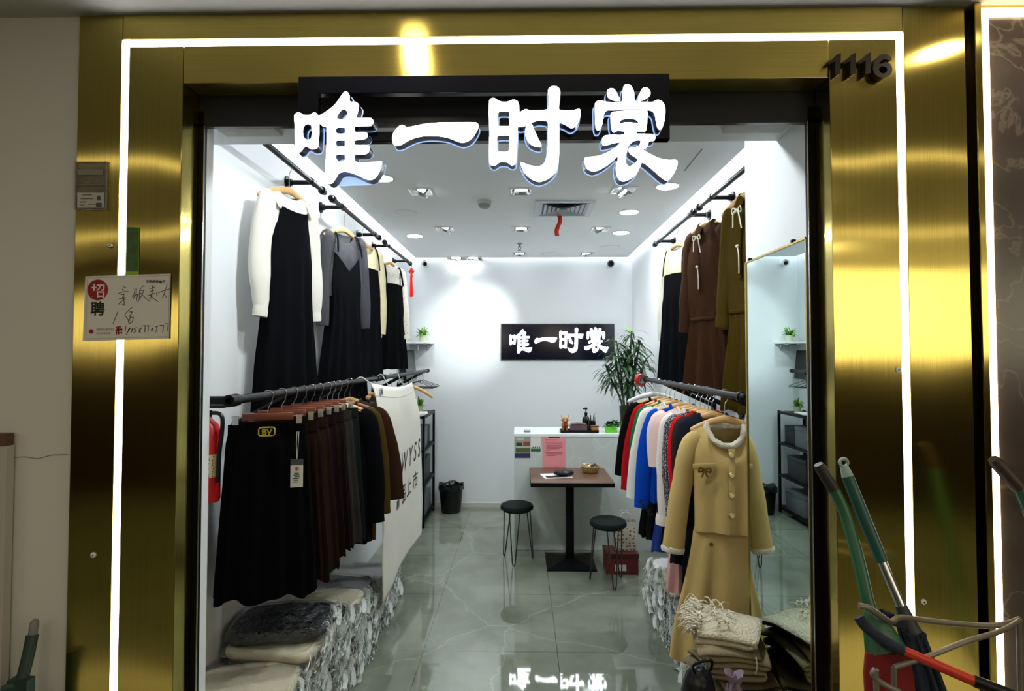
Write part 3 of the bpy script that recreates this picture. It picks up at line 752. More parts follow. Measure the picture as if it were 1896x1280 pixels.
# air vent with ribbon
c = atz(1043, 386, CEIL)
t = thing('air_vent', 'square ceiling air vent with stepped blades', 'air vent', c)
bm = B(); h = 0.225
for i, (a, b_) in enumerate(((0.225, 0.185),)):
    bx(bm, -a, a, -a, -b_, -0.012, 0, 0.003); bx(bm, -a, a, b_, a, -0.012, 0, 0.003); bx(bm, -a, -b_, -b_, b_, -0.012, 0, 0.003); bx(bm, b_, a, -b_, b_, -0.012, 0, 0.003)
obj('vent_frame', bm, mat('vent_white', (196, 204, 208), 0.5), t, False)
bm = B()
for k in range(5):
    a = 0.165 - k * 0.034
    surf(bm, [[Vector((sx * (a + 0.022), sy * (a + 0.022), -0.013)) for sx, sy in ((-1, -1), (1, -1), (1, 1), (-1, 1))], [Vector((sx * a, sy * a, -0.003)) for sx, sy in ((-1, -1), (1, -1), (1, 1), (-1, 1))]])
obj('vent_slats', bm, mat('vent_grey', (150, 158, 164), 0.4, metal=0.3), t, False)
obj('vent_throat', bx(B(), -0.185, 0.185, -0.185, 0.185, -0.0016, -0.0002), M['black'], t, False)
bm = B(); c2 = atz(1036, 397, CEIL)
rows = [[c2 + Vector((dx + 0.010 * math.sin(k * 0.7) - 0.004 * k / 2, 0.01 * math.sin(k * 0.9), -0.012 - k * 0.018)) for dx in (-0.018, 0.018)] for k in range(10)]
surf(bm, rows, False)
rb = obj('ribbon', bm, M['red_ribbon']); sm = rb.modifiers.new('thick', 'SOLIDIFY'); sm.thickness = 0.001
tag(rb, 'red ribbon dangling from the ceiling air vent', 'ribbon')
# smoke detector, sprinkler, cameras
c = atz(897, 372, CEIL)
t = thing('smoke_detector', 'grey round smoke detector on the shop ceiling', 'smoke detector', c)
bm = B(); lathe(bm, [(0.052, 0), (0.052, -0.022), (0.046, -0.028)], seg=32); obj('detector_base', bm, mat('detector_grey', (170, 172, 166), 0.5), t)
bm = B(); lathe(bm, [(0.044, -0.028), (0.042, -0.046), (0.03, -0.054)], seg=32); obj('detector_cap', bm, M['greyplastic'], t)
c = atz(962, 451, CEIL)
t = thing('sprinkler', 'small metal fire sprinkler hanging under the ceiling', 'sprinkler', c)
bm = B(); lathe(bm, [(0.028, 0), (0.028, -0.004), (0.012, -0.010), (0.012, -0.03), (0.008, -0.034), (0.008, -0.04)], seg=18); obj('sprinkler_body', bm, M['greyplastic'], t)
bm = B(); tube(bm, [(-0.012, 0, -0.032), (-0.014, 0, -0.05), (0, 0, -0.066)], 0.003, 6); tube(bm, [(0.012, 0, -0.032), (0.014, 0, -0.05), (0, 0, -0.066)], 0.003, 6); lathe(bm, [(0.02, -0.068), (0.02, -0.071)], seg=18); obj('deflector', bm, M['greyplastic'], t)
def camera_dome(px, py, label, dark):
    c = at(px, py, YB - 0.10)
    t = thing('security_camera', label, 'camera', (c.x, YB, c.z))
    bm = B(); lathe(bm, [(0.03, 0), (0.03, 0.012), (0.012, 0.02), (0.012, 0.07)], seg=22); bm.transform(Matrix.Rotation(PI / 2, 4, 'X')); obj('mount', bm, M['white_plastic'], t)
    bm = B(); bmesh.ops.create_uvsphere(bm, u_segments=24, v_segments=14, radius=0.04); bm.transform(Matrix.Translation((0, -0.095, 0))); bl = obj('camera_ball', bm, M['black_plastic'] if dark else M['white_plastic'], t)
    bm = B(); lathe(bm, [(0.024, 0), (0.022, 0.006), (0.008, 0.003)], seg=22); bm.transform(Matrix.Translation((0.012 if not dark else -0.01, -0.13, -0.012)) @ Matrix.Rotation(PI / 2 + 0.3, 4, 'X')); obj('lens', bm, M['dark_glass'], bl)
camera_dome(786, 488, 'white security camera high in the corner over the shelf', False)
camera_dome(1131, 488, 'black security camera high on the back wall beyond the vent', True)
# ---------------------------------------------------------------- clothes rails
RZ_UP, RZ_L, RZ_R = 2.742, 1.606, 1.586
RX_UL, RX_UR, RX_L, RX_R = -1.175, 1.165, -1.04, 0.965
def rail(label, x, z, y0, y1, wallx, brackets, strut=None, r=0.014):
    t = thing('clothes_rail', label, 'clothes rail', (x, (y0 + y1) / 2, z))
    cy = (y0 + y1) / 2
    bm = B(); tube(bm, [(0, y0 - cy, 0), (0, y1 - cy, 0)], r, 16); obj('rail_pipe', bm, M['black'], t)
    for e, s in ((y0, 1), (y1, -1)):
        bm = B(); tube(bm, [(0, e - cy - s * 0.03, 0), (0, e - cy - s * 0.024, 0), (0, e - cy, 0), (0, e - cy + s * 0.002, 0), (0, e - cy + s * 0.028, 0), (0, e - cy + s * 0.030, 0)], [0.012, 0.017, 0.017, 0.023, 0.023, 0.017], 10)
        obj('pipe_cap', bm, M['black'], t)
    s = 1 if wallx > x else -1
    for y in brackets:
        bm = B(); tube(bm, [(0, y - cy, 0), (wallx - x - s * 0.004, y - cy, 0)], r * 0.95, 14)
        tube(bm, [(-s * 0.0, y - cy - 0.03, 0), (0, y - cy + 0.03, 0)], r * 1.35, 14)
        b = obj('wall_bracket', bm, M['black'], t)
        bm = B(); tube(bm, [(wallx - x - s * 0.008, y - cy, 0), (wallx - x - s * 0.001, y - cy, 0)], 0.036, 20); tube(bm, [(wallx - x - s * 0.03, y - cy, 0), (wallx - x - s * 0.006, y - cy, 0)], 0.02, 14)
        obj('flange', bm, M['black'], b)
    for y in strut or ():
        bm = B(); tube(bm, [(0, y - cy, -0.005), (wallx - x - s * 0.01, y - cy, -0.15)], r * 0.85, 12)
        b = obj('strut', bm, M['black'], t)
        bm = B(); tube(bm, [(wallx - x - s * 0.012, y - cy, -0.152), (wallx - x - s * 0.001, y - cy, -0.155)], 0.034, 20); obj('flange', bm, M['black'], b)
    return t
rail('short black pipe rail high on the white wall holding the white-sleeved dress', RX_UL, RZ_UP, 2.16, 3.25, XL, (3.08,))
rail('short black pipe rail high on the white wall holding the grey dress', RX_UL, RZ_UP, 3.40, 4.55, XL, (3.60, 4.42))
rail('short black pipe rail high on the white wall holding the polka dot dress', RX_UL, RZ_UP, 4.72, 5.83, XL, (4.88, 5.66))
rail('short black pipe rail high beside the pillar holding the olive dress', RX_UR, RZ_UP, 2.50, 3.66, XR, (3.42,))
rail('short black pipe rail holding the brown collared dress, above the colourful tops', RX_UR, RZ_UP, 3.76, 4.86, XR, (3.84, 4.72))
rail('long black pipe rail at chest height carrying the skirts and coats', RX_L, RZ_L, 1.99, 4.0, XL, (1.99,), (2.55, 3.4), 0.0165)
rail('black pipe rail behind the cream banner, running on to the far wall', RX_L, RZ_L, 4.07, 6.15, XL, (4.2,), (4.9, 5.9), 0.0165)
rail('long black pipe rail at chest height carrying the colourful tops', RX_R, RZ_R, 2.46, 4.36, XR, (), (2.62, 3.3, 3.78), 0.0165)

# ---------------------------------------------------------------- clothes builders
# local frame of a hanging thing: origin on the rail, x along the hanger, front towards -y
def hook_bm(r, drop, turn=0.0):
    bm = B(); R_ = r + 0.0022
    pts = [(R_ * math.cos(a), 0, R_ * math.sin(a)) for a in [math.radians(d) for d in range(205, -31, -18)]]
    pts += [(R_ * 0.75, 0, -0.030), (0.004, 0, -0.048), (0, 0, -0.062), (0, 0, drop)]
    tube(bm, spline(pts, 2), 0.0017, 6)
    if turn: bm.transform(Matrix.Rotation(turn, 4, 'Z'))
    return bm
def yoke_bm(half, top, slope, thick=0.011, hgt=0.017):
    bm = B()
    pts = [(-half, 0.006, top - slope), (-half * 0.82, 0.004, top - slope * 0.72), (-half * 0.45, 0, top - slope * 0.28), (-half * 0.18, -0.002, top - 0.006), (0, -0.002, top), (half * 0.18, -0.002, top - 0.006), (half * 0.45, 0, top - slope * 0.28), (half * 0.82, 0.004, top - slope * 0.72), (half, 0.006, top - slope)]
    q = spline(pts, 3)
    n = len(q); rr = [hgt * (0.78 + 0.35 * (1 - abs(2 * i / (n - 1) - 1))) for i in range(n)]
    rr[0] *= 0.7; rr[-1] *= 0.7
    tube(bm, q, rr, 12, thick / hgt, (0, 1, 0))
    return bm
def coat_hanger(label, loc, rotz, r=0.0165, drop=-0.105, half=0.195, slope=0.062, turn=0.0, m='wood'):
    t = thing('clothes_hanger', label, 'hanger', loc, rotz)
    obj('hook', hook_bm(r, drop, turn), M['chrome'], t)
    obj('shoulder_bar', yoke_bm(half, drop - 0.012, slope), M[m], t)
    return t
def clip_hanger(label, loc, rotz, half=0.12, drop=-0.075, r=0.0165):
    t = thing('clip_hanger', label, 'hanger', loc, rotz)
    obj('hook', hook_bm(r, drop), M['chrome'], t)
    bm = B(); box(bm, (0, 0, drop - 0.014), (half * 1.62, 0.012, 0.030), None, 0.003); obj('wooden_bar', bm, M['redwood'], t)
    for s in (-1, 1):
        bm = B(); x = s * half
        tube(bm, [(s * half * 0.7, 0, drop - 0.012), (x + s * 0.018, 0, drop - 0.012)], 0.0018, 6)
        for q in (-1, 1):
            box(bm, (x, q * 0.007, drop - 0.034), (0.022, 0.0016, 0.052), Matrix.Rotation(q * 0.10, 3, 'X'))
        tube(bm, [(x - 0.011, 0, drop - 0.022), (x + 0.011, 0, drop - 0.022)], 0.0045, 8)
        obj('clip', bm, M['chrome'], t)
    return t
def pw(pts):
    """piecewise-linear function through (s, v) pairs, eased"""
    def f(s):
        for (a, va), (b, vb) in zip(pts, pts[1:]):
            if s <= b:
                u = 0 if b == a else (s - a) / (b - a); u = u * u * (3 - 2 * u) * 0.5 + u * 0.5
                return va + (vb - va) * u
        return pts[-1][1]
    return f
def shell(W, dep, zsh, zhem, neck=0.0, dropf=0.0, dropb=0.0, slope=0.0, rip=(0.0, 0.012), k=9, seed=0, rows=26, seg=84, hemwave=0.008, crease=0.006, topdep=0.010, vneck=False, rip0=0.25, yexp=0.75):
    """front and back of a garment as one surface; W, dep = half width and half depth against 0 (top) .. 1 (hem)"""
    bm = B(); R = []
    w0 = W(0.0)
    for i in range(rows + 1):
        s = (i / rows) ** 1.15; row = []
        w, d = W(s), dep(s)
        am = 0 if s < rip0 else rip[0] + (rip[1] - rip[0]) * ((s - rip0) / (1 - rip0))
        for j in range(seg):
            th = 2 * PI * j / seg; c, sn = math.cos(th), math.sin(th)
            ax = abs(w0 * c)
            if neck and ax < neck:
                u = ax / neck; dr = dropf if sn < 0 else dropb
                zt = zsh - dr * ((1 - u) if (vneck and sn < 0) else math.sqrt(max(0, 1 - u * u)))
            else:
                zt = zsh - (ax - neck) * slope
            ph = k * th + seed + 1.3 * math.sin(2 * th + seed) + 0.5 * math.sin(5 * th + seed * 2)
            rp = am * math.sin(ph)
            x = (w + rp * 0.5) * c
            open_ = topdep if (neck == 0 or ax < neck) else 0.004
            dd = d if s > 0.12 else open_ + (d - open_) * math.sqrt(s / 0.12)
            y = (dd + rp) * math.copysign(abs(sn) ** yexp, sn)
            z = zt + (zhem + hemwave * math.sin(ph * 0.5 + seed) - zt) * s
            if crease:
                y += crease * s ** 0.5 * wob((x, z, sn * 0.2), 7, seed); x += crease * 0.5 * s ** 0.5 * wob((x, z, sn), 5, seed + 9)
            row.append(Vector((x, y, z)))
        R.append(row)
    surf(bm, R)
    return bm
def sleeve(p, r, flat=0.55, seg=18, seed=0, n=5, crease=0.006, hole=True):
    q = spline(p, n)
    m = len(q); rr = []
    for i in range(m):
        u = i / (m - 1) * (len(r) - 1); a = int(min(u, len(r) - 2)); rr.append(r[a] + (r[a + 1] - r[a]) * (u - a))
    bm = B(); tube(bm, q, rr, seg, flat, (0, 1, 0), caps=False)
    if hole:
        bm.verts.ensure_lookup_table()
    for v in bm.verts:
        v.co += Vector((wob(v.co, 9, seed), wob(v.co, 9, seed + 4), 0)) * crease
    return bm
def arms(t, sh, z, length, out, r, m, seed=0, y=0.0, name='sleeve', flat=0.55, bend=0.02, fwd=0.0):
    o = []; r = [r[0] * 0.72] + list(r[1:])
    for s in (-1, 1):
        p = [(s * (sh - 0.045), y, z - 0.014), (s * (sh - 0.006 + out * 0.15), y, z - 0.07), (s * (sh + out * 0.55 + bend * 0.5), y + 0.004, z - length * 0.5), (s * (sh + out), y - fwd, z - length)]
        o.append(obj(name, sleeve(p, r, flat, seed=seed + s), m, t))
    return o
def hem_ring(t, sleeve_ends, r, m, name='cuff', h=0.03, flat=0.6):
    for p, d in sleeve_ends:
        bm = B(); P = Vector(p); d = Vector(d).normalized()
        tube(bm, [P - d * h * 0.5, P, P + d * h * 0.5, P + d * h * 0.52], [r, r * 1.06, r, r * 0.7], 16, flat, (0, 1, 0), caps=False)
        obj(name, bm, m, t)
def strap_bm(pts, w=0.008):
    bm = B(); tube(bm, spline(pts, 5), w, 8, 0.35, (0, 1, 0)); return bm

F_black = fabric('black_wool', (9, 9, 11), 0.2, 160)
F_black2 = fabric('black_crepe', (11, 12, 15), 0.12, 260)
F_white = fabric('white_chiffon', (224, 219, 208), 0.1, 200, 0.05)
F_grey = sheer('grey_chiffon', (48, 48, 54), 0.84)
F_cream = fabric('cream_chiffon', (214, 204, 168), 0.1, 200, 0.05)
F_dots = dotted('dotted_chiffon', (218, 212, 198), (40, 40, 44), 62, 0.20)
F_brown = fabric('brown_corduroy', (58, 36, 22), 0.5, 60, 0.25, 0.3, (8, 8, 1))
F_olive = fabric('olive_corduroy', (66, 52, 14), 0.5, 60, 0.3, 0.3, (8, 8, 1))
F_khaki = fabric('khaki_wool', (196, 168, 108), 0.12, 240, 0.06)
F_fluff = fabric('cream_fleece', (232, 224, 204), 0.9, 160, 0.08)

# ---------------------------------------------------------------- dresses displayed along the walls
def wall_hanger(label, x, y, rz, half=0.2, up=0.0):
    return coat_hanger(label, (x, y, RZ_UP), rz, 0.014, -0.13 - up, half, 0.075, turn=(PI / 2 - rz) if False else 0.0)
LR, RR = math.radians(72), math.radians(-66)
# 1: white sleeves, black pinafore
y = 2.77
wall_hanger('pale wooden hanger carrying the white-sleeved black dress', RX_UL, y, LR)
t = thing('dress', 'long black dress with white sheer sleeves, hung nearest the entrance', 'dress', (RX_UL, y, RZ_UP), LR)
obj('blouse', shell(pw([(0, 0.165), (0.2, 0.175), (1, 0.14)]), pw([(0, 0.02), (0.3, 0.036), (1, 0.034)]), -0.155, -0.50, 0.075, 0.03, 0.015, 0.30, (0, 0.006), 8, 1), F_white, t)
arms(t, 0.158, -0.19, 0.56, 0.035, [0.058, 0.060, 0.056, 0.058, 0.062, 0.038], F_white, 3, 0, flat=0.6, fwd=0.01)
hem_ring(t, [((s * 0.194, -0.01, -0.765), (s * 0.1, 0, -1)) for s in (-1, 1)], 0.040, F_white, h=0.05)
obj('pinafore', shell(pw([(0, 0.115), (0.25, 0.145), (0.42, 0.145), (1, 0.195)]), pw([(0, 0.046), (0.3, 0.05), (1, 0.06)]), -0.232, -1.24, 0.10, 0.022, 0.03, 0.12, (0.003, 0.016), 9, 2, topdep=0.046, yexp=0.42), F_black2, t)
for s in (-1, 1): obj('strap', strap_bm([(s * 0.102, -0.045, -0.25), (s * 0.115, -0.04, -0.24), (s * 0.11, -0.012, -0.178), (s * 0.11, 0.03, -0.2), (s * 0.105, 0.04, -0.26)], 0.012), F_white, t)
# 2: grey sheer top, black slip
y = 3.64
wall_hanger('pale wooden hanger carrying the grey sheer dress', RX_UL, y, LR)
t = thing('dress', 'black V-neck slip dress over a sheer grey blouse, second along the wall', 'dress', (RX_UL, y, RZ_UP), LR - 0.10)
obj('blouse', shell(pw([(0, 0.175), (0.2, 0.20), (1, 0.18)]), pw([(0, 0.02), (0.3, 0.036), (1, 0.034)]), -0.155, -0.60, 0.09, 0.075, 0.02, 0.26, (0, 0.006), 8, 4), F_grey, t)
arms(t, 0.165, -0.185, 0.60, 0.035, [0.06, 0.060, 0.054, 0.056, 0.058, 0.042], F_grey, 8, 0, flat=0.65, fwd=0.01)
obj('slip', shell(pw([(0, 0.125), (0.2, 0.145), (0.36, 0.13), (1, 0.205)]), pw([(0, 0.046), (0.3, 0.05), (1, 0.06)]), -0.30, -1.27, 0.128, 0.12, 0.10, 0.0, (0.003, 0.015), 10, 5, vneck=True, topdep=0.046, yexp=0.42), F_black2, t)
for s in (-1, 1): obj('strap', strap_bm([(s * 0.115, -0.055, -0.31), (s * 0.105, -0.042, -0.22), (s * 0.10, -0.010, -0.170), (s * 0.10, 0.03, -0.2), (s * 0.11, 0.05, -0.40)], 0.009), F_black2, t)
# 3: cream, mostly hidden
y = 4.06
wall_hanger('pale wooden hanger carrying the cream-sleeved dress', RX_UL, y, math.radians(66), 0.18)
t = thing('dress', 'cream-sleeved black dress half hidden behind the grey dress', 'dress', (RX_UL + 0.02, y, RZ_UP), math.radians(66))
obj('blouse', shell(pw([(0, 0.175), (0.2, 0.19), (1, 0.17)]), pw([(0, 0.02), (0.3, 0.036), (1, 0.034)]), -0.155, -0.62, 0.09, 0.075, 0.02, 0.28, (0, 0.006), 8, 6), F_cream, t)
arms(t, 0.16, -0.19, 0.62, 0.03, [0.056, 0.056, 0.052, 0.054, 0.058, 0.045], F_cream, 11, 0, flat=0.65)
obj('slip', shell(pw([(0, 0.125), (0.2, 0.15), (0.36, 0.15), (1, 0.17)]), pw([(0, 0.046), (0.3, 0.05), (1, 0.06)]), -0.33, -1.12, 0, 0, 0, 0.05, (0.003, 0.012), 9, 7, topdep=0.046, yexp=0.42), F_black2, t)
for s in (-1, 1): obj('strap', strap_bm([(s * 0.108, -0.052, -0.335), (s * 0.10, -0.04, -0.22), (s * 0.095, -0.010, -0.172), (s * 0.10, 0.05, -0.35)], 0.007), F_black2, t)
# 4: polka dots
y = 4.93
wall_hanger('pale wooden hanger carrying the polka dot dress', RX_UL, y, LR, 0.18)
t = thing('dress', 'black pinafore dress over a white polka dot blouse', 'dress', (RX_UL, y, RZ_UP), LR - 0.10)
obj('blouse', shell(pw([(0, 0.175), (0.2, 0.20), (1, 0.18)]), pw([(0, 0.02), (0.3, 0.036), (1, 0.034)]), -0.155, -0.66, 0.07, 0.02, 0.015, 0.30, (0, 0.006), 8, 8), F_dots, t)
arms(t, 0.165, -0.195, 0.60, 0.045, [0.06, 0.064, 0.058, 0.060, 0.066, 0.042], F_dots, 14, 0, flat=0.65, fwd=0.02)
hem_ring(t, [((s * 0.21, -0.02, -0.80), (s * 0.06, 0, -1)) for s in (-1, 1)], 0.058, F_dots, h=0.035)
obj('pinafore', shell(pw([(0, 0.155), (0.3, 0.17), (1, 0.225)]), pw([(0, 0.046), (0.3, 0.05), (1, 0.06)]), -0.33, -1.09, 0, 0, 0, 0.05, (0.003, 0.012), 9, 9, topdep=0.046, yexp=0.42), F_black, t)
for s in (-1, 1): obj('strap', strap_bm([(s * 0.12, -0.055, -0.345), (s * 0.115, -0.042, -0.25), (s * 0.105, -0.010, -0.172), (s * 0.11, 0.05, -0.36)], 0.012), F_black, t)
# lucky knot with tassel at the rail end
t = thing('tassel_charm', 'red knotted charm with a long tassel hanging from the far rail end', 'charm', (RX_UL + 0.005, 5.86, RZ_UP))
bm = B(); tube(bm, [(0, 0, 0.018), (0.004, 0, -0.02), (0, 0, -0.06)], 0.0025, 6); obj('cord', bm, M['red_paint'], t)
bm = B()
for a, b in ((0.022, -0.075), (0.0, -0.095), (-0.022, -0.075), (0, -0.055)): bmesh.ops.create_uvsphere(bm, u_segments=10, v_segments=8, radius=0.016, matrix=Matrix.Translation((a * 0.7, 0, b)))
obj('knot', bm, M['red_ribbon'], t)
bm = B(); lathe(bm, [(0.004, -0.105), (0.014, -0.12), (0.012, -0.15), (0.016, -0.28), (0.019, -0.34), (0.018, -0.345)], seg=16)
for v in bm.verts: v.co.x += 0.002 * math.sin(v.co.z * 90)
obj('tassel', bm, fabric('red_silk', (206, 26, 26)), t)
# opposite wall: cream and black strap dress, brown collared dress, olive dress
y = 4.16
wall_hanger('pale wooden hanger carrying the cream blouse and black strap dress', RX_UR, y, RR, 0.18)
t = thing('dress', 'black strap dress over a cream blouse, farthest dress on the mirror-side wall', 'dress', (RX_UR, y, RZ_UP), RR)
obj('blouse', shell(pw([(0, 0.175), (0.2, 0.19), (1, 0.17)]), pw([(0, 0.02), (0.3, 0.036), (1, 0.034)]), -0.155, -0.62, 0.08, 0.03, 0.02, 0.3, (0, 0.006), 8, 21), F_cream, t)
arms(t, 0.155, -0.195, 0.66, 0.03, [0.054, 0.054, 0.05, 0.05, 0.05, 0.042], F_white, 24, 0, flat=0.65)
obj('slip', shell(pw([(0, 0.13), (0.3, 0.15), (1, 0.20)]), pw([(0, 0.046), (0.3, 0.05), (1, 0.06)]), -0.36, -1.17, 0, 0, 0, 0.05, (0.003, 0.012), 9, 22, topdep=0.046, yexp=0.42), F_black2, t)
for s in (-1, 1): obj('strap', strap_bm([(s * 0.108, -0.052, -0.37), (s * 0.10, -0.04, -0.24), (s * 0.095, -0.010, -0.175), (s * 0.10, 0.05, -0.38)], 0.007), F_black2, t)
def collared_dress(label, y, fab, seed, W=1.0, hem=-1.21, bow=True, rz=math.radians(-69), x=RX_UR):
    t = thing('dress', label, 'dress', (x, y, RZ_UP), rz)
    obj('bodice', shell(pw([(0, 0.16 * W), (0.2, 0.18 * W), (0.5, 0.165 * W), (0.56, 0.155 * W), (0.62, 0.165 * W), (1, 0.22 * W)]), pw([(0, 0.03), (0.25, 0.055), (0.55, 0.045), (1, 0.058)]), -0.145, hem, 0.07, 0.045, 0.01, 0.34, (0.002, 0.026), 11, seed, rip0=0.5, hemwave=0.012), fab, t)
    for o in arms(t, 0.158 * W, -0.19, 0.60, 0.045, [0.062, 0.062, 0.056, 0.056, 0.06, 0.042], fab, seed, 0, flat=0.65, fwd=0.02): pass
    hem_ring(t, [((s * (0.158 * W + 0.044), -0.02, -0.79), (s * 0.08, 0, -1)) for s in (-1, 1)], 0.050, fab, h=0.06)
    bm = B()
    for s in (-1, 1):
        surf(bm, [[Vector((s * 0.004, -0.034, -0.20)), Vector((s * 0.055, -0.044, -0.235)), Vector((s * 0.085, -0.038, -0.195)), Vector((s * 0.078, 0.0, -0.155))],
                  [Vector((s * 0.004, -0.022, -0.165)), Vector((s * 0.05, -0.022, -0.14)), Vector((s * 0.066, -0.012, -0.125)), Vector((s * 0.066, 0.02, -0.12))]], False)
    cl = obj('collar', bm, fab, t); sm = cl.modifiers.new('thick', 'SOLIDIFY'); sm.thickness = 0.006; cl.modifiers.new('soft', 'SUBSURF').levels = 1
    bm = B(); box(bm, (0, -0.066, -0.40), (0.022, 0.004, 0.36)); obj('button_placket', bm, fab, t)
    bm = B(); tube(bm, [(-0.158 * W, 0, -0.745), (-0.11, -0.046, -0.745), (0, -0.056, -0.745), (0.11, -0.046, -0.745), (0.158 * W, 0, -0.745)], 0.012, 8, 0.4, (0, 1, 0)); obj('waist_seam', bm, fab, t)
    if bow:
        bm = B()
        for s, l in ((-1, 0.085), (1, 0.10)):
            tube(bm, spline([(0, -0.075, -0.235), (s * 0.02, -0.085, -0.25), (s * 0.03, -0.08, -0.235 - l * 0.8), (s * 0.034, -0.078, -0.235 - l)], 4), 0.005, 6, 0.4, (0, 1, 0))
            tube(bm, spline([(0, -0.075, -0.235), (s * 0.03, -0.082, -0.222), (s * 0.034, -0.08, -0.25), (0, -0.075, -0.24)], 4), 0.004, 6, 0.4, (0, 1, 0))
        bmesh.ops.create_uvsphere(bm, u_segments=10, v_segments=8, radius=0.010, matrix=Matrix.Translation((0, -0.08, -0.238)))
        obj('ribbon_bow', bm, F_fluff, t); bm = B()
        tube(bm, spline([(0.0, -0.078, -0.42), (0.012, -0.08, -0.47), (0.008, -0.076, -0.56)], 4), 0.004, 6, 0.4, (0, 1, 0))
        bmesh.ops.create_uvsphere(bm, u_segments=8, v_segments=6, radius=0.009, matrix=Matrix.Translation((0, -0.078, -0.42)))
        obj('button_ribbon', bm, F_fluff, t)
    return t
wall_hanger('pale wooden hanger carrying the brown collared dress', RX_UR, 3.50, RR, 0.2)
collared_dress('dark brown corduroy shirt dress with collar and pale ribbon bow', 3.50, F_brown, 31)
wall_hanger('pale wooden hanger carrying the olive dress', RX_UR, 2.84, RR, 0.2)
collared_dress('olive brown corduroy dress half hidden behind the pillar', 2.84, F_olive, 36, 1.0, -1.26, rz=math.radians(-74))

# ---------------------------------------------------------------- skirts and coats on the long rail
SK = [  # y, turn, fabric rgb, label word, half width waist, hem, zhem
 (2.27, 0.30, (12, 11, 14), 'black', 0.145, 0.19, -0.835),
 (2.40, 0.26, (34, 21, 17), 'dark brown', 0.150, 0.20, -0.835),
 (2.52, 0.24, (36, 26, 20), 'coffee brown', 0.150, 0.205, -0.83),
 (2.63, 0.22, (30, 17, 19), 'dark maroon', 0.150, 0.20, -0.82),
 (2.74, 0.22, (28, 19, 19), 'plum brown', 0.150, 0.20, -0.81),
 (2.85, 0.20, (46, 42, 39), 'charcoal', 0.155, 0.215, -0.83),
 (2.97, 0.18, (24, 29, 28), 'dark green', 0.155, 0.20, -0.83)]
for i, (y, rz, rgb, word, w, h, zh_) in enumerate(SK):
    clip_hanger('red-brown wooden clip hanger holding the %s skirt' % word, (RX_L, y, RZ_L), rz)
    extra = ' with gold buckle and price tag' if i == 0 else ' with belt loops'
    t = thing('skirt', '%s pleated skirt%s, clipped to a hanger' % (word, extra), 'skirt', (RX_L, y, RZ_L), rz)
    fb = fabric(word.replace(' ', '_') + '_skirt_cloth', rgb, 0.25, 140, 0.2, 0.12)
    obj('skirt_body', shell(pw([(0, w), (0.1, w + 0.012), (1, h)]), pw([(0, 0.016), (0.12, 0.03), (1, 0.048)]), -0.135, zh_ + 0.02, 0, 0, 0, 0, (0.004, 0.016), 13, i * 1.7, topdep=0.016, rip0=0.1, hemwave=0.012, crease=0.005), fb, t)
    bm = B()
    rows = [[Vector((math.copysign(abs(math.cos(a)) ** 0.8, math.cos(a)) * (w + 0.004), 0.022 * math.copysign(abs(math.sin(a)) ** 0.6, math.sin(a)), z)) for a in [2 * PI * k / 40 for k in range(40)]] for z in (-0.118, -0.12, -0.165, -0.167)]
    surf(bm, rows); obj('waistband', bm, fb, t)
    bm = B()
    for sx in (-0.09, 0.09): box(bm, (sx, -0.022, -0.143), (0.014, 0.004, 0.056), None, 0.001)
    obj('belt_loops', bm, fb, t)
    if i == 0:
        b = obj('gold_buckle', B() and (lambda bm: (tube(bm, [(0.030 * math.copysign(min(1, abs(math.cos(a)) * 1.25), math.cos(a)), 0, 0.017 * math.copysign(min(1, abs(math.sin(a)) * 1.25), math.sin(a))) for a in [2 * PI * k / 24 for k in range(25)]], 0.0026, 8), bm)[1])(B()), mat('buckle_gold', (232, 206, 70), 0.3, metal=0.6), t)
        b.location = (0.0, -0.028, -0.146)
        me = text_mesh('BV', 0.034, 0.002, 0, 0.001, 'CENTER'); me.transform(Matrix.Translation((0, -0.0005, -0.0125)))
        obj('buckle_letters', me, M['gold_trim'] if False else bpy.data.materials['buckle_gold'], b, False)
        bm = B(); tube(bm, spline([(0.115, -0.026, -0.150), (0.113, -0.034, -0.20), (0.116, -0.036, -0.262)], 4), 0.0011, 5); tube(bm, spline([(0.122, -0.026, -0.150), (0.12, -0.034, -0.20), (0.116, -0.036, -0.262)], 4), 0.0011, 5)
        tg = obj('price_tag', bx(B(), 0.092, 0.140, -0.039, -0.0365, -0.375, -0.262, 0.0008), M['paper'], t, False)
        obj('tag_string', bm, M['paper'], tg)
        obj('tag_head', bx(B(), 0.0918, 0.1402, -0.0396, -0.036, -0.285, -0.2615, 0.0006), mat('tag_grey', (70, 70, 74), 0.6), tg, False)
        bm = B(); lathe(bm, [(0.008, 0), (0.008, 0.0006)], seg=24); bm.transform(Matrix.Translation((0.116, -0.0392, -0.300)) @ Matrix.Rotation(PI / 2, 4, 'X')); obj('tag_seal', bm, M['red_paint'], tg)
        me = text_mesh('红', 0.012, 0, 0, 0, 'CENTER'); me.transform(Matrix.Translation((0.116, -0.0404, -0.3045))); obj('seal_letter', me, M['paper'], tg, False)
        bm = B()
        for k, (z, a, b2) in enumerate(((-0.318, 0.006, 0.02), (-0.325, 0.004, 0.022), (-0.332, 0.008, 0.024), (-0.339, 0.003, 0.021), (-0.346, 0.005, 0.019), (-0.353, 0.003, 0.016))):
            bx(bm, 0.104 + a - 0.004, 0.104 + b2, -0.0395, -0.0391, z - 0.0016, z + 0.0016)
        obj('tag_lines', bm, M['ink'], tg, False)
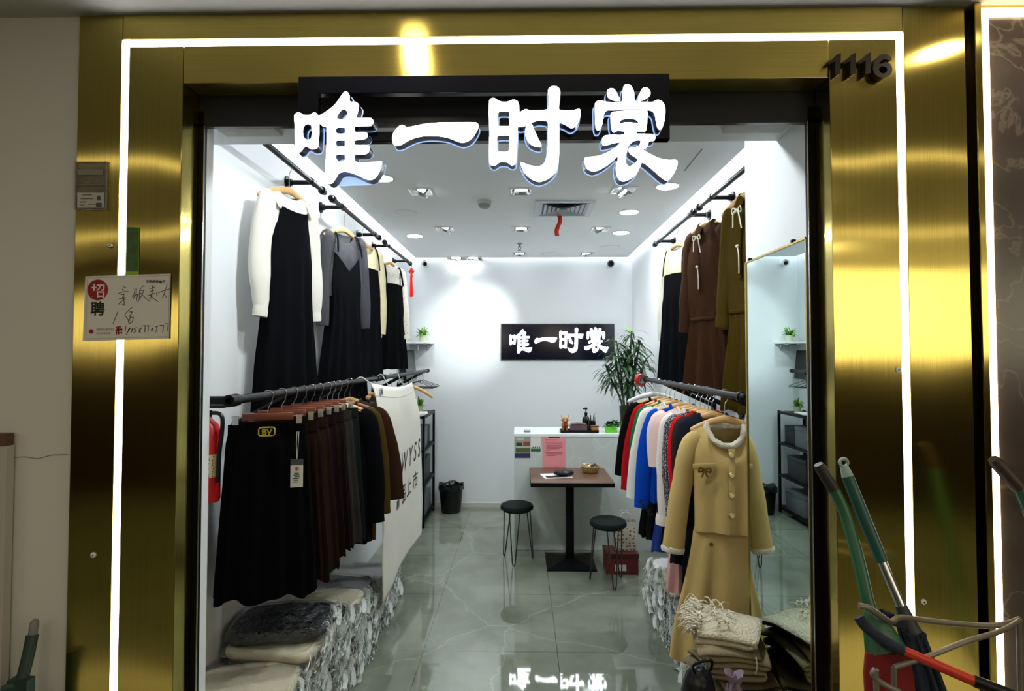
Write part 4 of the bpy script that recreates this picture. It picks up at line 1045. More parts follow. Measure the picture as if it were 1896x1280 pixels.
def coat(label, hlabel, x, y, rz, rz_z, rgb=None, fab=None, W=0.20, length=0.60, sl=0.55, out=0.08, neck=0.07, seed=0, rail_r=0.0165, hem_w=None, r=None, skirt=None, collar=True, hang=True, cuff=None, dropf=0.05, name='coat', cat='coat', slope=0.32, dep=0.042, m='wood', sleeve_r=0.064, skirt_len=0.5):
    if hang: coat_hanger(hlabel, (x, y, rz_z), rz, rail_r, -0.105, W - 0.012, 0.055, m=m)
    t = thing(name, label, cat, (x, y, rz_z), rz)
    fb = fab or fabric(label.split(',')[0].replace(' ', '_')[:40], rgb, 0.2, 160, 0.12, 0.15)
    hw = hem_w or W * 1.12
    z0 = -0.118
    obj('body', shell(pw([(0, W), (0.2, W * 1.06), (1, hw)]), pw([(0, 0.025), (0.25, dep), (1, dep * 1.1)]), z0, z0 - length, neck, dropf, 0.012, slope, (0.001, 0.012), 8, seed, hemwave=0.005, topdep=0.03), fb, t)
    arms(t, W - 0.005, z0 - (W - neck) * slope * 0.9, sl, out, [sleeve_r, sleeve_r, sleeve_r * 0.9, sleeve_r * 0.85, sleeve_r * 0.8], fb, seed, flat=0.58)
    if collar:
        bm = B(); pts = [(neck * math.cos(a), -0.005 + (0.034 if math.sin(a) < 0 else 0.02) * math.sin(a), z0 + 0.004 - (dropf if math.sin(a) < 0 else 0.012) * abs(math.sin(a))) for a in [2 * PI * k / 24 for k in range(25)]]
        tube(bm, pts, 0.009, 8, 1.0); obj('collar', bm, fb, t)
    if skirt:
        obj('skirt', shell(pw([(0, W * 0.75), (0.2, W * 0.85), (1, W * 1.05)]), pw([(0, 0.03), (1, 0.045)]), z0 - length + 0.07, z0 - length - skirt_len, 0, 0, 0, 0, (0.002, 0.012), 10, seed + 3), skirt, t)
    return t
coat('black wool coat on the long rail, first after the skirts', 'pale wooden hanger carrying the black coat', RX_L, 3.05, 0.12, RZ_L, (9, 10, 12), seed=51, length=0.74, sl=0.60, W=0.19, out=0.05)
coat('olive brown wool coat on the long rail, behind the black coat', 'pale wooden hanger carrying the olive coat', RX_L, 3.15, 0.10, RZ_L, (62, 48, 16), seed=52, length=0.76, sl=0.58, W=0.19, out=0.06)
coat('chocolate brown jacket on the long rail, touching the cream banner', 'brown wooden hanger carrying the chocolate jacket', RX_L, 3.26, 0.06, RZ_L, (46, 28, 17), seed=53, length=0.62, sl=0.52, W=0.205, out=0.10, m='redwood')
for i, (yy, rgb, w_) in enumerate(((3.52, (70, 54, 44), 'mottled brown'), (3.80, (38, 36, 38), 'slate black'), (4.02, (60, 44, 34), 'cocoa'), (4.35, (24, 24, 26), 'jet black'), (4.65, (48, 44, 42), 'ash grey'))):
    coat('%s knit cardigan mostly covered by the cream banner' % w_, 'pale wooden hanger carrying the %s cardigan' % w_, RX_L - 0.05, yy, 0.0, RZ_L, rgb, seed=60 + i, length=0.6, sl=0.5, W=0.155, out=0.0, name='cardigan', cat='cardigan')
coat_hanger('empty pale wooden hanger near the rail end behind the banner', (RX_L, 5.25, RZ_L), 0.0, 0.0165, -0.12, 0.20, 0.10)
for k, yy in enumerate((5.5, 5.62, 5.74, 5.86)):
    t = thing('wire_hanger', 'empty dark wire hanger crowded at the far rail end', 'hanger', (RX_L, yy, RZ_L), 0.1 * (k % 2), 'wire hangers at the far rail end')
    obj('hook', hook_bm(0.0165, -0.09), M['chrome'], t)
    bm = B(); tube(bm, [(0, 0, -0.09), (-0.17, 0, -0.15), (-0.165, 0, -0.16), (0.165, 0, -0.16), (0.17, 0, -0.15), (0, 0, -0.09)], 0.003, 6); obj('wire_frame', bm, M['black_plastic'], t)

# ---------------------------------------------------------------- cream banner
BX = -0.85
ya, yb = 3.36, 4.68
t = thing('canvas_banner', 'cream canvas banner with eyelet and printed letters hung over the clothes', 'banner', (BX, (ya + yb) / 2, 0.27))
def ban(u, v, off=0.0):
    """u along the rail, v down the cloth"""
    y = ya + (yb - ya) * u; sag = 0.03 * math.sin(PI * u) + 0.055 * u
    z = 1.60 - sag * (1 - v) - (1.60 - 0.27) * v + 0.01 * math.sin(9 * u) * v
    x = BX - 0.07 * (1 - v) ** 6 + 0.016 * math.sin(6.3 * u + 1.2 * v) * (0.4 + 0.6 * v) + 0.014 * wob((u * 2, v * 2.5, 0.3), 1.6, 3) + 0.02 * math.sin(PI * u) * (1 - v)
    return Vector((x + off, y, z))
bm = B(); surf(bm, [[ban(u / 44, v / 44) for u in range(45)] for v in range(45)], False)
o = obj('banner_cloth', bm, M['canvas'], t, True, True); sm = o.modifiers.new('thick', 'SOLIDIFY'); sm.thickness = 0.002; sm.offset = -1
def rot_to_banner(me, u0, v0, sc=1.0):
    """lay flat lettering (x-z) on the cloth, u running from (u0) along +y"""
    for v in me.vertices:
        u = u0 + v.co.x / (yb - ya); w = v0 - v.co.z / 1.33
        v.co = ban(u, w, 0.0035)
    return me
me = merged(text_mesh('WYSS', 0.0001)); me.free()
cu = text_mesh('W Y S S', 0.215, 0, 0.22, 0.002); obj('printed_letters', rot_to_banner(cu, 0.40, 0.475), M['ink'], t, False, True)
cu = text_mesh('新 品 上 市', 0.155, 0, 0, 0.002); obj('printed_lettering', rot_to_banner(cu, 0.31, 0.645), M['ink'], t, False, True)
for u, v in ((0.09, 0.040),):
    p = ban(u, v, 0.004); bm = B()
    lathe(bm, [(0.020, 0.0), (0.026, 0.004), (0.034, 0.003), (0.036, 0)], seg=26, caps=(False, False)); bm.transform(Matrix.Translation(p) @ Matrix.Rotation(PI / 2, 4, 'Y')); e = obj('eyelet', bm, M['steel'], t, True, True)
    bm = B(); lathe(bm, [(0.021, 0.0005), (0.01, 0.001)], seg=26); bm.transform(Matrix.Translation(p) @ Matrix.Rotation(PI / 2, 4, 'Y')); obj('eyelet_hole', bm, M['black'], t, False, True)
bm = B(); tube(bm, [ban(k / 30, 0.055, 0.003) for k in range(31)], 0.0012, 5); obj('top_stitching', bm, mat('seam_thread', (170, 164, 150), 0.8), t, True, True)
for u in (0.12, 0.5, 0.88):
    bm = B(); p = ban(u, 0.0); tube(bm, spline([p + Vector((0, 0, -0.006)), p + Vector((-0.06, 0, 0.012)), Vector((RX_L + 0.03, p.y, RZ_L + 0.024)), Vector((RX_L, p.y, RZ_L + 0.0195)), Vector((RX_L - 0.018, p.y, RZ_L))], 3), 0.003, 6)
    obj('cord', bm, M['canvas'], t, True, True)

# ---------------------------------------------------------------- colourful tops on the opposite rail
# khaki suit with fleece trim, first on the rail
yk = 2.74
coat_hanger('pale wooden hanger carrying the khaki suit', (RX_R + 0.025, yk, RZ_R), -0.10, 0.0165, -0.115, 0.16, 0.06)
t = thing('skirt_suit', 'khaki jacket and long skirt with cream fleece trim, beside the mirror', 'suit', (RX_R + 0.025, yk, RZ_R), -0.10)
W = 0.160
obj('jacket', shell(pw([(0, W), (0.2, W * 1.0), (0.6, W * 0.93), (1, W * 0.92)]), pw([(0, 0.03), (0.25, 0.065), (1, 0.07)]), -0.150, -0.665, 0.085, 0.10, 0.012, 0.42, (0, 0.008), 7, 71, hemwave=0.004, topdep=0.035), F_khaki, t)
arms(t, 0.160, -0.20, 0.56, 0.090, [0.052, 0.052, 0.050, 0.050, 0.052], F_khaki, 72, flat=0.7, bend=0.0)
hem_ring(t, [((s * 0.252, 0.0, -0.762), (s * 0.14, 0, -1)) for s in (-1, 1)], 0.055, F_fluff, 'fleece_cuff', 0.028, 0.75)
bm = B(); pts = []
for k in range(41):
    a = 2 * PI * k / 40; sn = math.sin(a)
    pts.append((0.088 * math.cos(a), (0.045 if sn < 0 else 0.022) * sn - 0.006, -0.150 - (0.10 if sn < 0 else 0.012) * abs(sn) ** 0.9))
tube(bm, pts, 0.014, 10)
for v in bm.verts: v.co += Vector((wob(v.co, 80, 1), wob(v.co, 80, 5), wob(v.co, 80, 9))) * 0.006
obj('fleece_collar', bm, F_fluff, t)
bm = B(); box(bm, (0.012, -0.0745, -0.46), (0.030, 0.004, 0.40), None, 0.001); obj('front_placket', bm, F_khaki, t)
pearl = mat('pearl_button', (226, 208, 170), 0.25)
for k, z in enumerate((-0.29, -0.385, -0.48, -0.575)):
    bm = B(); lathe(bm, [(0.0155, 0.0), (0.0155, 0.004), (0.012, 0.007), (0.004, 0.006)], seg=22); bm.transform(Matrix.Translation((0.010, -0.076, z)) @ Matrix.Rotation(PI / 2, 4, 'X')); b = obj('button', bm, M['gold_trim'], t)
    bm = B(); lathe(bm, [(0.0105, 0.005), (0.009, 0.0085), (0.003, 0.0095)], seg=18); bm.transform(Matrix.Translation((0.010, -0.076, z)) @ Matrix.Rotation(PI / 2, 4, 'X')); obj('pearl_centre', bm, pearl, b)
bm = B(); box(bm, (-0.115, -0.071, -0.345), (0.105, 0.006, 0.026), Matrix.Rotation(-0.06, 3, 'Y'), 0.002); pf = obj('pocket_flap', bm, F_khaki, t)
bm = B()
for s in (-1, 1): tube(bm, spline([(-0.115, -0.079, -0.36), (-0.115 + s * 0.022, -0.084, -0.35), (-0.115 + s * 0.026, -0.082, -0.37), (-0.115, -0.079, -0.362)], 4), 0.005, 6, 0.5, (0, 1, 0)); tube(bm, [(-0.115, -0.08, -0.36), (-0.115 + s * 0.013, -0.08, -0.395)], 0.0045, 6, 0.5, (0, 1, 0))
obj('pocket_bow', bm, fabric('bow_brown', (120, 88, 44)), pf)
obj('skirt', shell(pw([(0, 0.135), (0.12, 0.155), (1, 0.265)]), pw([(0, 0.045), (0.15, 0.055), (1, 0.075)]), -0.60, -1.28, 0, 0, 0, 0, (0.004, 0.022), 7, 74, rip0=0.15, hemwave=0.012), F_khaki, t)
bm = B()
for z in (-0.70, -0.76): lathe(bm, [(0.010, 0), (0.008, 0.006)], (0, 0, 0), 14); 
bm.transform(Matrix.Translation((-0.085, -0.068, -0.715)) @ Matrix.Rotation(PI / 2, 4, 'X')); obj('skirt_button', bm, M['gold_trim'], t)
# the rest of the rail
F_tweed = dotted('black_white_tweed', (46, 46, 54), (206, 206, 206), 130, 0.36)
TOPS = [  # y, rgb / fabric, label, width, length, sleeve, out, skirt, kw
 (2.86, (30, 32, 46), 'dark navy denim jacket behind the khaki suit', 0.145, 0.50, 0.50, -0.02, (20, 20, 26), {}),
 (2.92, (58, 42, 30), 'dark brown top between the denim jacket and the scarlet coat', 0.145, 0.52, 0.52, -0.02, (12, 11, 12), {'sl': 0.62}),
 (2.97, (206, 24, 40), 'scarlet red long coat hanging beside the tweed jacket', 0.15, 0.72, 0.56, -0.015, None, {}),
 (3.05, F_tweed, 'black and white tweed jacket between red coat and ivory blouse', 0.155, 0.52, 0.54, -0.005, (24, 24, 26), {}),
 (3.13, (232, 222, 214), 'ivory lace blouse with frilled cuffs beside the tweed jacket', 0.16, 0.58, 0.56, 0.01, (216, 160, 158), {'frill': 1, 'sl': 0.42}),
 (3.24, (232, 204, 198), 'blush pink short-sleeved top beside the blue sweater', 0.165, 0.50, 0.30, 0.01, (20, 18, 20), {'sr': 0.085}),
 (3.40, (14, 68, 176), 'cobalt blue sweater with dark script on the cuff', 0.175, 0.58, 0.58, 0.075, (40, 58, 130), {'logo': 1}),
 (3.56, (228, 228, 214), 'off-white knit sweater hanging behind the blue sweater', 0.175, 0.56, 0.56, 0.095, (20, 20, 24), {}),
 (3.67, (20, 104, 62), 'emerald green top behind the off-white sweater', 0.175, 0.54, 0.42, 0.055, (18, 18, 20), {}),
 (3.77, (168, 24, 30), 'brick red cardigan beside the black coat', 0.175, 0.60, 0.56, 0.095, (20, 18, 20), {}),
 (3.94, (18, 14, 15), 'black coat farthest along the colourful rail', 0.18, 0.66, 0.50, 0.1, None, {}),
]
for i, (y, c, lab, w, ln, sl, out, sk, kw) in enumerate(TOPS):
    short = lab.split(' hanging')[0].split(' between')[0].split(' beside')[0].split(' behind')[0].split(' with')[0].split(' farthest')[0]
    fb = c if not isinstance(c, tuple) else fabric('top_' + short.replace(' ', '_'), c, 0.2, 150, 0.08, 0.1)
    skf = fabric('lower_' + short.replace(' ', '_'), sk, 0.2, 150, 0.1, 0.1) if sk else None
    nm = 'coat' if 'coat' in lab else ('jacket' if 'jacket' in lab else ('sweater' if 'sweater' in lab else ('blouse' if 'blouse' in lab else ('cardigan' if 'cardigan' in lab else 'top'))))
    t = coat(lab, 'pale wooden hanger in the colourful row carrying the %s' % short, RX_R + 0.005, y, rnd.uniform(-0.06, 0.02), RZ_R, None, fb, w, ln, sl, out, 0.07, 80 + i, skirt=skf, name=nm, cat='top' if nm == 'top' else nm, slope=0.42, sleeve_r=kw.get('sr', 0.056), skirt_len=kw.get('sl', 0.30))
    if kw.get('frill'):
        hem_ring(t, [((s * (w + out - 0.002), 0, -0.118 - 0.05 - sl + 0.0), (s * 0.08, 0, -1)) for s in (-1, 1)], 0.056, fb, 'frilled_cuff', 0.06, 0.7)
    if kw.get('logo'):
        me = text_mesh('Lucky', 0.05, 0, 0.3, 0.001); me.transform(Matrix.Translation((-w - out - 0.02, -0.045, -0.118 - 0.05 - sl + 0.06)) @ Matrix.Rotation(0.9, 4, 'Y'))
        obj('script_print', me, M['ink'], t, False)
coat_hanger('white plastic hanger at the far end of the colourful rail', (RX_R, 4.10, RZ_R), 0.05, 0.0165, -0.085, 0.19, 0.06, m='white_plastic')
t = thing('tape_roll', 'red and grey tape roll hooked on the far rail end', 'tape roll', (RX_R - 0.03, 4.40, RZ_R - 0.006))
bm = B(); lathe(bm, [(0.033, -0.02), (0.046, -0.02), (0.048, -0.016), (0.048, 0.016), (0.046, 0.02), (0.033, 0.02), (0.033, -0.02)], seg=36, caps=(False, False)); bm.transform(Matrix.Rotation(0.5, 4, 'Z') @ Matrix.Rotation(PI / 2, 4, 'X')); obj('tape', bm, M['red_paint'], t)
bm = B(); lathe(bm, [(0.026, -0.022), (0.034, -0.022), (0.034, 0.022), (0.026, 0.022), (0.026, -0.022)], seg=36, caps=(False, False)); bm.transform(Matrix.Rotation(0.5, 4, 'Z') @ Matrix.Rotation(PI / 2, 4, 'X')); obj('tape_core', bm, M['greyplastic'], t)
# ---------------------------------------------------------------- mirror on the pillar
mx = 0.962
a, b = atx(1379, 486, 0.955), atx(1492, 437, 0.955)
t = thing('wall_mirror', 'tall mirror with thin brass edge fixed to the white pillar beside the khaki suit', 'mirror', (mx, (a.y + b.y) / 2, 1.2))
y0, y1, z1, z0 = b.y, a.y, a.z, 0.28
obj('mirror_glass', bx(B(), mx - 0.004, mx + 0.001, y0 + 0.006, y1 - 0.006, z0 + 0.006, z1 - 0.006), M['mirror'], t, False, True)
bm = B()
bx(bm, mx - 0.008, mx + 0.001, y0, y0 + 0.007, z0, z1); bx(bm, mx - 0.008, mx + 0.001, y1 - 0.007, y1, z0, z1); bx(bm, mx - 0.008, mx + 0.001, y0, y1, z1 - 0.007, z1); bx(bm, mx - 0.008, mx + 0.001, y0, y1, z0, z0 + 0.007)
obj('brass_frame', bm, M['gold_trim'], t, False, True)
for yy in (y0 + 0.09, y1 - 0.05):
    bm = B(); box(bm, (mx - 0.006, yy, z1 + 0.004), (0.014, 0.016, 0.010), None, 0.002); obj('clip', bm, M['black'], t, True, True)

# ---------------------------------------------------------------- counter and what stands on it
YC = 5.12
cx0, zc = at(952, 900, YC).x, at(1000, 803, YC).z
t = thing('reception_counter', 'pale marble reception counter with white top in front of the back wall', 'counter', ((cx0 + 1.27) / 2, YC + 0.24, 0))
obj('counter_body', bx(B(), cx0, 1.28, YC, YC + 0.46, 0, zc - 0.03, 0.003), M['marble_white'], t, False, True)
obj('counter_top', bx(B(), cx0 - 0.004, 1.285, YC - 0.006, YC + 0.47, zc - 0.03, zc, 0.004), mat('counter_top_white', (226, 232, 232), 0.2), t, False, True)
YF = YC - 0.0025
t = thing('price_poster', 'small coloured poster with dark blue foot on the counter front', 'poster', at(967, 848, YF))
obj('poster_sheet', sheet(953, 808, 982, 848, YF, 0.001), mat('poster_beige', (150, 152, 128), 0.6), t, False, True)
for nm, c, r in (('blue_band', (34, 40, 84), (953, 840, 982, 848)), ('dark_picture', (44, 46, 58), (956, 820, 967, 826)), ('red_picture', (140, 58, 52), (969, 818, 981, 826)), ('green_picture', (74, 88, 52), (955, 830, 981, 838)), ('pale_heading', (190, 190, 170), (956, 811, 970, 815)), ('pale_band', (180, 186, 160), (955, 827, 981, 829))):
    obj(nm, sheet(*r, YF - 0.0012, 0.0008), mat(nm, c, 0.6), t, False, True)
t = thing('payment_sign', 'small white payment card with green foot on the counter front', 'sign', at(992, 836, YF))
obj('card', sheet(983, 808, 1001, 836, YF, 0.001), M['paper'], t, False, True)
obj('green_band', sheet(983, 831, 1001, 836, YF - 0.0012, 0.0008), mat('pay_green', (28, 96, 66), 0.6), t, False, True)
bm = B()
for px in (987, 991, 995, 999): box(bm, at(px, 828.5, YF - 0.001), (0.009, 0.001, 0.009))
obj('dot_print', bm, M['ink'], t, False, True)
t = thing('pink_notice', 'pink printed sheet on the counter front above the table', 'notice', at(1025, 865, YF))
obj('notice_sheet', sheet(0, 0, 0, 0, YF - 0.003, 0.001, ((1004, 806), (1047, 806), (1047, 866), (1005, 866))), M['pink_paper'], t, False, True)
bm = B()
for k, (y, x0, x1) in enumerate(((815, 1010, 1031), (819, 1010, 1040), (822, 1012, 1041), (825, 1012, 1039), (828, 1012, 1041), (831, 1012, 1036), (834, 1012, 1020), (838, 1010, 1041), (841, 1012, 1040), (844, 1012, 1028))):
    ink_strokes(bm, [[(x0, y), (x1, y)]], YF - 0.0045, 0.0045, lambda x, y: at(x, y, YF - 0.0045))
obj('print_lines', bm, mat('pink_print', (150, 66, 74), 0.8), t, False, True)
bm = B(); ink_strokes(bm, [[(1017, 810), (1035, 810)]], YF - 0.0045, 0.013, lambda x, y: at(x, y, YF - 0.0045)); obj('print_title', bm, mat('title_dark', (104, 36, 40), 0.8), t, False, True)
def onc(px, Y): return Vector((at(px, 800, Y).x, Y, zc))
t = thing('small_jar', 'little white pot with grey foot alone on the counter end', 'jar', onc(976, 5.22))
bm = B(); lathe(bm, [(0.030, 0), (0.032, 0.014), (0.030, 0.018)], seg=22); obj('jar_base', bm, M['greyplastic'], t)
bm = B(); lathe(bm, [(0.029, 0.018), (0.029, 0.036), (0.024, 0.041)], seg=22); obj('jar_lid', bm, M['white_plastic'], t)
t = thing('tea_tray', 'long black tray on the counter carrying figurine and box', 'tray', onc(1072, 5.22))
w = (at(1108, 800, 5.22).x - at(1038, 800, 5.22).x) / 2
obj('tray_base', bx(B(), -w, w, -0.07, 0.07, 0, 0.012, 0.003), M['black_plastic'], t)
bm = B(); bx(bm, -w, w, -0.07, -0.064, 0.012, 0.026); bx(bm, -w, w, 0.064, 0.07, 0.012, 0.026); bx(bm, -w, -w + 0.006, -0.064, 0.064, 0.012, 0.026); bx(bm, w - 0.006, w, -0.064, 0.064, 0.012, 0.026)
obj('tray_rim', bm, M['black_plastic'], t, False)
# ox figurine
bronze = mat('painted_gold', (156, 104, 52), 0.35, metal=0.4, vary=0.3, vscale=40)
t = thing('ox_figurine', 'small golden brown ox figurine standing on the tray', 'figurine', onc(1046, 5.22) + Vector((0, 0, 0.012)))
bm = B()
for c, s in (((0, 0.005, 0.052), (0.034, 0.030, 0.032)), ((0, -0.012, 0.100), (0.030, 0.027, 0.027)), ((0, -0.036, 0.092), (0.019, 0.014, 0.013))):
    bmesh.ops.create_uvsphere(bm, u_segments=18, v_segments=12, radius=1.0, matrix=Matrix.Translation(c) @ Matrix.Diagonal(s).to_4x4())
for sx in (-1, 1):
    tube(bm, [(sx * 0.016, -0.01, 0.035), (sx * 0.019, -0.014, 0.0)], [0.012, 0.013], 10); tube(bm, [(sx * 0.016, 0.02, 0.035), (sx * 0.019, 0.022, 0.0)], [0.012, 0.013], 10)
    tube(bm, [(sx * 0.026, -0.012, 0.102), (sx * 0.046, -0.012, 0.102)], [0.009, 0.004], 8)
obj('ox_body', bm, bronze, t)
bm = B()
for sx in (-1, 1): tube(bm, spline([(sx * 0.014, -0.012, 0.120), (sx * 0.030, -0.012, 0.130), (sx * 0.034, -0.012, 0.148)], 4), [0.007] * 4 + [0.005] * 4 + [0.002], 8)
obj('horns_rim', bm, M['gold_trim'], t)
bm = B(); box(bm, (0, -0.026, 0.058), (0.022, 0.008, 0.026), None, 0.003); obj('red_charm', bm, M['red_paint'], t)
t = thing('tissue_box', 'amber and purple patterned box with rounded top on the tray', 'box', onc(1071, 5.23) + Vector((0, 0, 0.012)))
bm = B(); pr = [(-0.075, 0), (0.075, 0), (0.078, 0.045), (0.066, 0.066), (0.0, 0.072), (-0.066, 0.066), (-0.078, 0.045)]
surf(bm, [[Vector((x, yy, z)) for x, z in pr] for yy in (-0.045, -0.043, 0.043, 0.045)], True, (True, True))
obj('box_body', bm, dotted('woven_amber', (96, 72, 84), (176, 130, 66), 70, 0.3), t)
bm = B(); tube(bm, [(x, -0.046, z) for x, z in pr[2:]], 0.004, 6); obj('box_edging', bm, bronze, t)
t = thing('pump_bottle', 'black pump bottle standing behind the tray', 'bottle', onc(1085, 5.36))
bm = B(); lathe(bm, [(0.034, 0), (0.036, 0.01), (0.036, 0.10), (0.028, 0.125), (0.014, 0.135), (0.014, 0.15)], seg=24); obj('bottle_body', bm, M['black_plastic'], t)
bm = B(); lathe(bm, [(0.016, 0.15), (0.016, 0.168), (0.005, 0.172), (0.005, 0.20)], seg=18); tube(bm, [(-0.030, -0.01, 0.205), (0.0, 0, 0.207), (0.014, 0, 0.205)], [0.006, 0.010, 0.008], 10); obj('pump_head', bm, M['black_plastic'], t)
t = thing('pen_holder', 'black pen cup full of pens on the counter', 'pen cup', onc(1096, 5.30))
bm = B(); lathe(bm, [(0.034, 0), (0.036, 0.095), (0.033, 0.095), (0.031, 0.006)], seg=24); obj('cup', bm, M['black_plastic'], t)
for k in range(6):
    a = k * 1.05; bm = B(); l = 0.135 + 0.02 * (k % 3)
    tube(bm, [(0.012 * math.cos(a), 0.012 * math.sin(a), 0.01), (0.030 * math.cos(a) * (1.3 if k % 2 else 1), 0.028 * math.sin(a), l * 0.9), (0.034 * math.cos(a) * (1.4 if k % 2 else 1), 0.032 * math.sin(a), l)], [0.004, 0.004, 0.002], 7)
    obj('pen', bm, (M['greyplastic'], M['black_plastic'], M['steel'])[k % 3], t)
t = thing('amber_box', 'small amber wooden box at the tray end', 'box', onc(1101, 5.21) + Vector((0, 0, 0.012)))
obj('box_body', bx(B(), -0.034, 0.034, -0.03, 0.03, 0, 0.040, 0.003), mat('amber_wood', (170, 112, 50), 0.35, vary=0.3), t)
obj('box_lid', bx(B(), -0.036, 0.036, -0.032, 0.032, 0.0405, 0.052, 0.003), mat('dark_amber', (96, 62, 34), 0.35), t)
def leaf_strip(bm, base, d, length, width, droop, n=5, fold=0.15):
    d = Vector(d).normalized(); s = d.cross(Vector((0, 0, 1)))
    if s.length < 0.05: s = Vector((1, 0, 0))
    s.normalize(); rows = []
    p = Vector(base); dirv = d.copy()
    for i in range(n + 1):
        u = i / n; w = width * max(0.04, math.sin(PI * min(1, 0.10 + u * 0.9)) ** 0.8)
        up = s.cross(dirv).normalized()
        rows.append([p - s * w + up * w * fold, p.copy(), p + s * w + up * w * fold])
        dirv = (dirv + Vector((0, 0, -droop / n))).normalized(); p = p + dirv * (length / n)
    surf(bm, rows, False)
t = thing('green_planter', 'lime green box planter with bushy leaves on the counter', 'plant', onc(1131, 5.22))
obj('planter_box', bx(B(), -0.052, 0.052, -0.04, 0.04, 0, 0.056, 0.004), mat('lime_plastic', (96, 190, 40), 0.35), t)
bm = B(); r2 = random.Random(3)
for k in range(70):
    a = r2.uniform(0, 2 * PI); el = r2.uniform(0.1, 1.2)
    leaf_strip(bm, (r2.uniform(-0.04, 0.09), r2.uniform(-0.02, 0.03), r2.uniform(0.045, 0.085)), (math.cos(a) * math.cos(el), math.sin(a) * math.cos(el), math.sin(el)), r2.uniform(0.035, 0.07), 0.012, 0.9, 4)
obj('foliage', bm, mat('bush_green', (36, 104, 40), 0.45, vary=0.4, vscale=30), t)
# tall lucky bamboo in a dark vase
vz = onc(1161, 5.33)
t = thing('potted_dracaena', 'tall leafy dracaena on green canes in a dark vase on the counter', 'plant', vz)
bm = B(); lathe(bm, [(0.055, 0), (0.062, 0.01), (0.066, 0.12), (0.072, 0.225), (0.074, 0.235), (0.066, 0.235), (0.060, 0.12), (0.055, 0.02)], seg=30); obj('vase', bm, M['pot_dark'], t)
r2 = random.Random(11); fol, fol2 = B(), B()
canes = [(-0.20, -0.02, 0.62), (-0.09, 0.05, 0.86), (0.0, -0.05, 0.72), (0.06, 0.05, 0.95), (0.13, 0.0, 0.86), (0.16, -0.05, 0.66), (-0.13, -0.06, 0.74), (0.03, 0.0, 0.60)]
for k, (dx, dy, hz) in enumerate(canes):
    pts = spline([(dx * 0.12, dy * 0.12, 0.05), (dx * 0.28, dy * 0.3, 0.28), (dx * 0.7, dy * 0.7, hz * 0.75), (dx, dy, hz)], 5)
    bm = B(); tube(bm, pts, [0.0085 + 0.0012 * (i % 3 == 0) for i in range(len(pts))], 8); obj('cane', bm, M['stem'], t)
    for q in range(46):
        u = r2.uniform(0.66, 1.0) if q < 34 else r2.uniform(0.5, 0.8)
        i = int(u * (len(pts) - 1)); p = pts[i]; a = r2.uniform(0, 2 * PI); el = r2.uniform(-0.25, 1.1) if u > 0.85 else r2.uniform(-0.3, 0.6)
        leaf_strip(fol2 if (u > 0.93 and el > 0.3 and k in (1, 3, 4)) else fol, p, (math.cos(a) * math.cos(el), 0.7 * math.sin(a) * math.cos(el), math.sin(el)), r2.uniform(0.13, 0.24), r2.uniform(0.009, 0.015), r2.uniform(0.9, 2.0), 7)
obj('foliage', fol, M['leaf'], t); obj('young_foliage', fol2, M['leaf_light'], t)

# ---------------------------------------------------------------- table, stools, gift box
t = thing('square_table', 'dark walnut bar table on a black pedestal against the counter', 'table', (at(1060, 880, 4.79).x, 4.79, 0))
tx0, tx1 = at(983, 893, 4.49).x, at(1138, 893, 4.49).x
obj('table_top', bx(B(), tx0, tx1, 4.49, 5.095, 0.728, 0.752, 0.003), M['tablewood'], t, True, True)
bm = B(); bx(bm, tx0 - 0.002, tx1 + 0.002, 4.486, 4.490, 0.716, 0.748); bx(bm, tx0 - 0.003, tx0, 4.49, 5.095, 0.716, 0.748); bx(bm, tx1, tx1 + 0.003, 4.49, 5.095, 0.716, 0.748); bx(bm, tx0, tx1, 4.49, 5.09, 0.716, 0.728)
obj('table_edging', bm, M['black'], t, False, True)
xc = at(1055, 960, 4.82).x
bm = B(); bx(bm, xc - 0.034, xc + 0.034, 4.79, 4.858, 0.03, 0.716, 0.004); bx(bm, xc - 0.15, xc + 0.15, 4.70, 4.95, 0.700, 0.716); obj('pedestal', bm, M['black'], t, True, True)
bm = B(); surf(bm, [[Vector((xc + sx * a, 4.824 + sy * a, z)) for sx, sy in ((-1, -1), (1, -1), (1, 1), (-1, 1))] for a, z in ((0.205, 0.0), (0.205, 0.012), (0.05, 0.045))], True, (True, True)); obj('pedestal_base', bm, M['black'], t, False, True)
t = thing('leaflet', 'white glossy leaflet lying under the black pouch on the table', 'leaflet', (at(1030, 872, 4.72).x, 4.72, 0.7525))
bm = B(); box(bm, (0.0, 0.02, 0.0015), (0.24, 0.19, 0.003), Matrix.Rotation(0.2, 3, 'Z')); obj('leaflet_page', bm, M['paper'], t, False)
bm = B(); box(bm, (0.0, -0.02, 0.0042), (0.18, 0.06, 0.0016), Matrix.Rotation(0.2, 3, 'Z')); obj('dark_print', bm, M['ink'], t, False)
t = thing('black_pouch', 'soft black pouch lying on the leaflet on the table', 'pouch', (at(1044, 872, 4.72).x, 4.73, 0.758))
bm = B(); bmesh.ops.create_uvsphere(bm, u_segments=24, v_segments=14, radius=1.0, matrix=Matrix.Translation((0, 0, 0.024)) @ Matrix.Diagonal((0.088, 0.052, 0.024)).to_4x4())
for v in bm.verts:
    v.co.z = max(v.co.z, 0.0); v.co += Vector((0, 0, 0.008)) * wob(v.co, 25, 2)
obj('pouch_body', bm, M['black_plastic'], t)
bm = B(); tube(bm, [(-0.07, -0.036, 0.033), (0.07, -0.036, 0.033)], 0.003, 6); obj('pouch_seam', bm, M['black'], t)
t = thing('sweet_basket', 'round wicker basket full of sweets on the table', 'basket', (at(1093, 868, 4.90).x, 4.90, 0.7525))
bm = B(); prof = [(0.055, 0.0), (0.062, 0.006), (0.074, 0.03), (0.083, 0.052), (0.078, 0.052), (0.068, 0.03), (0.055, 0.01)]
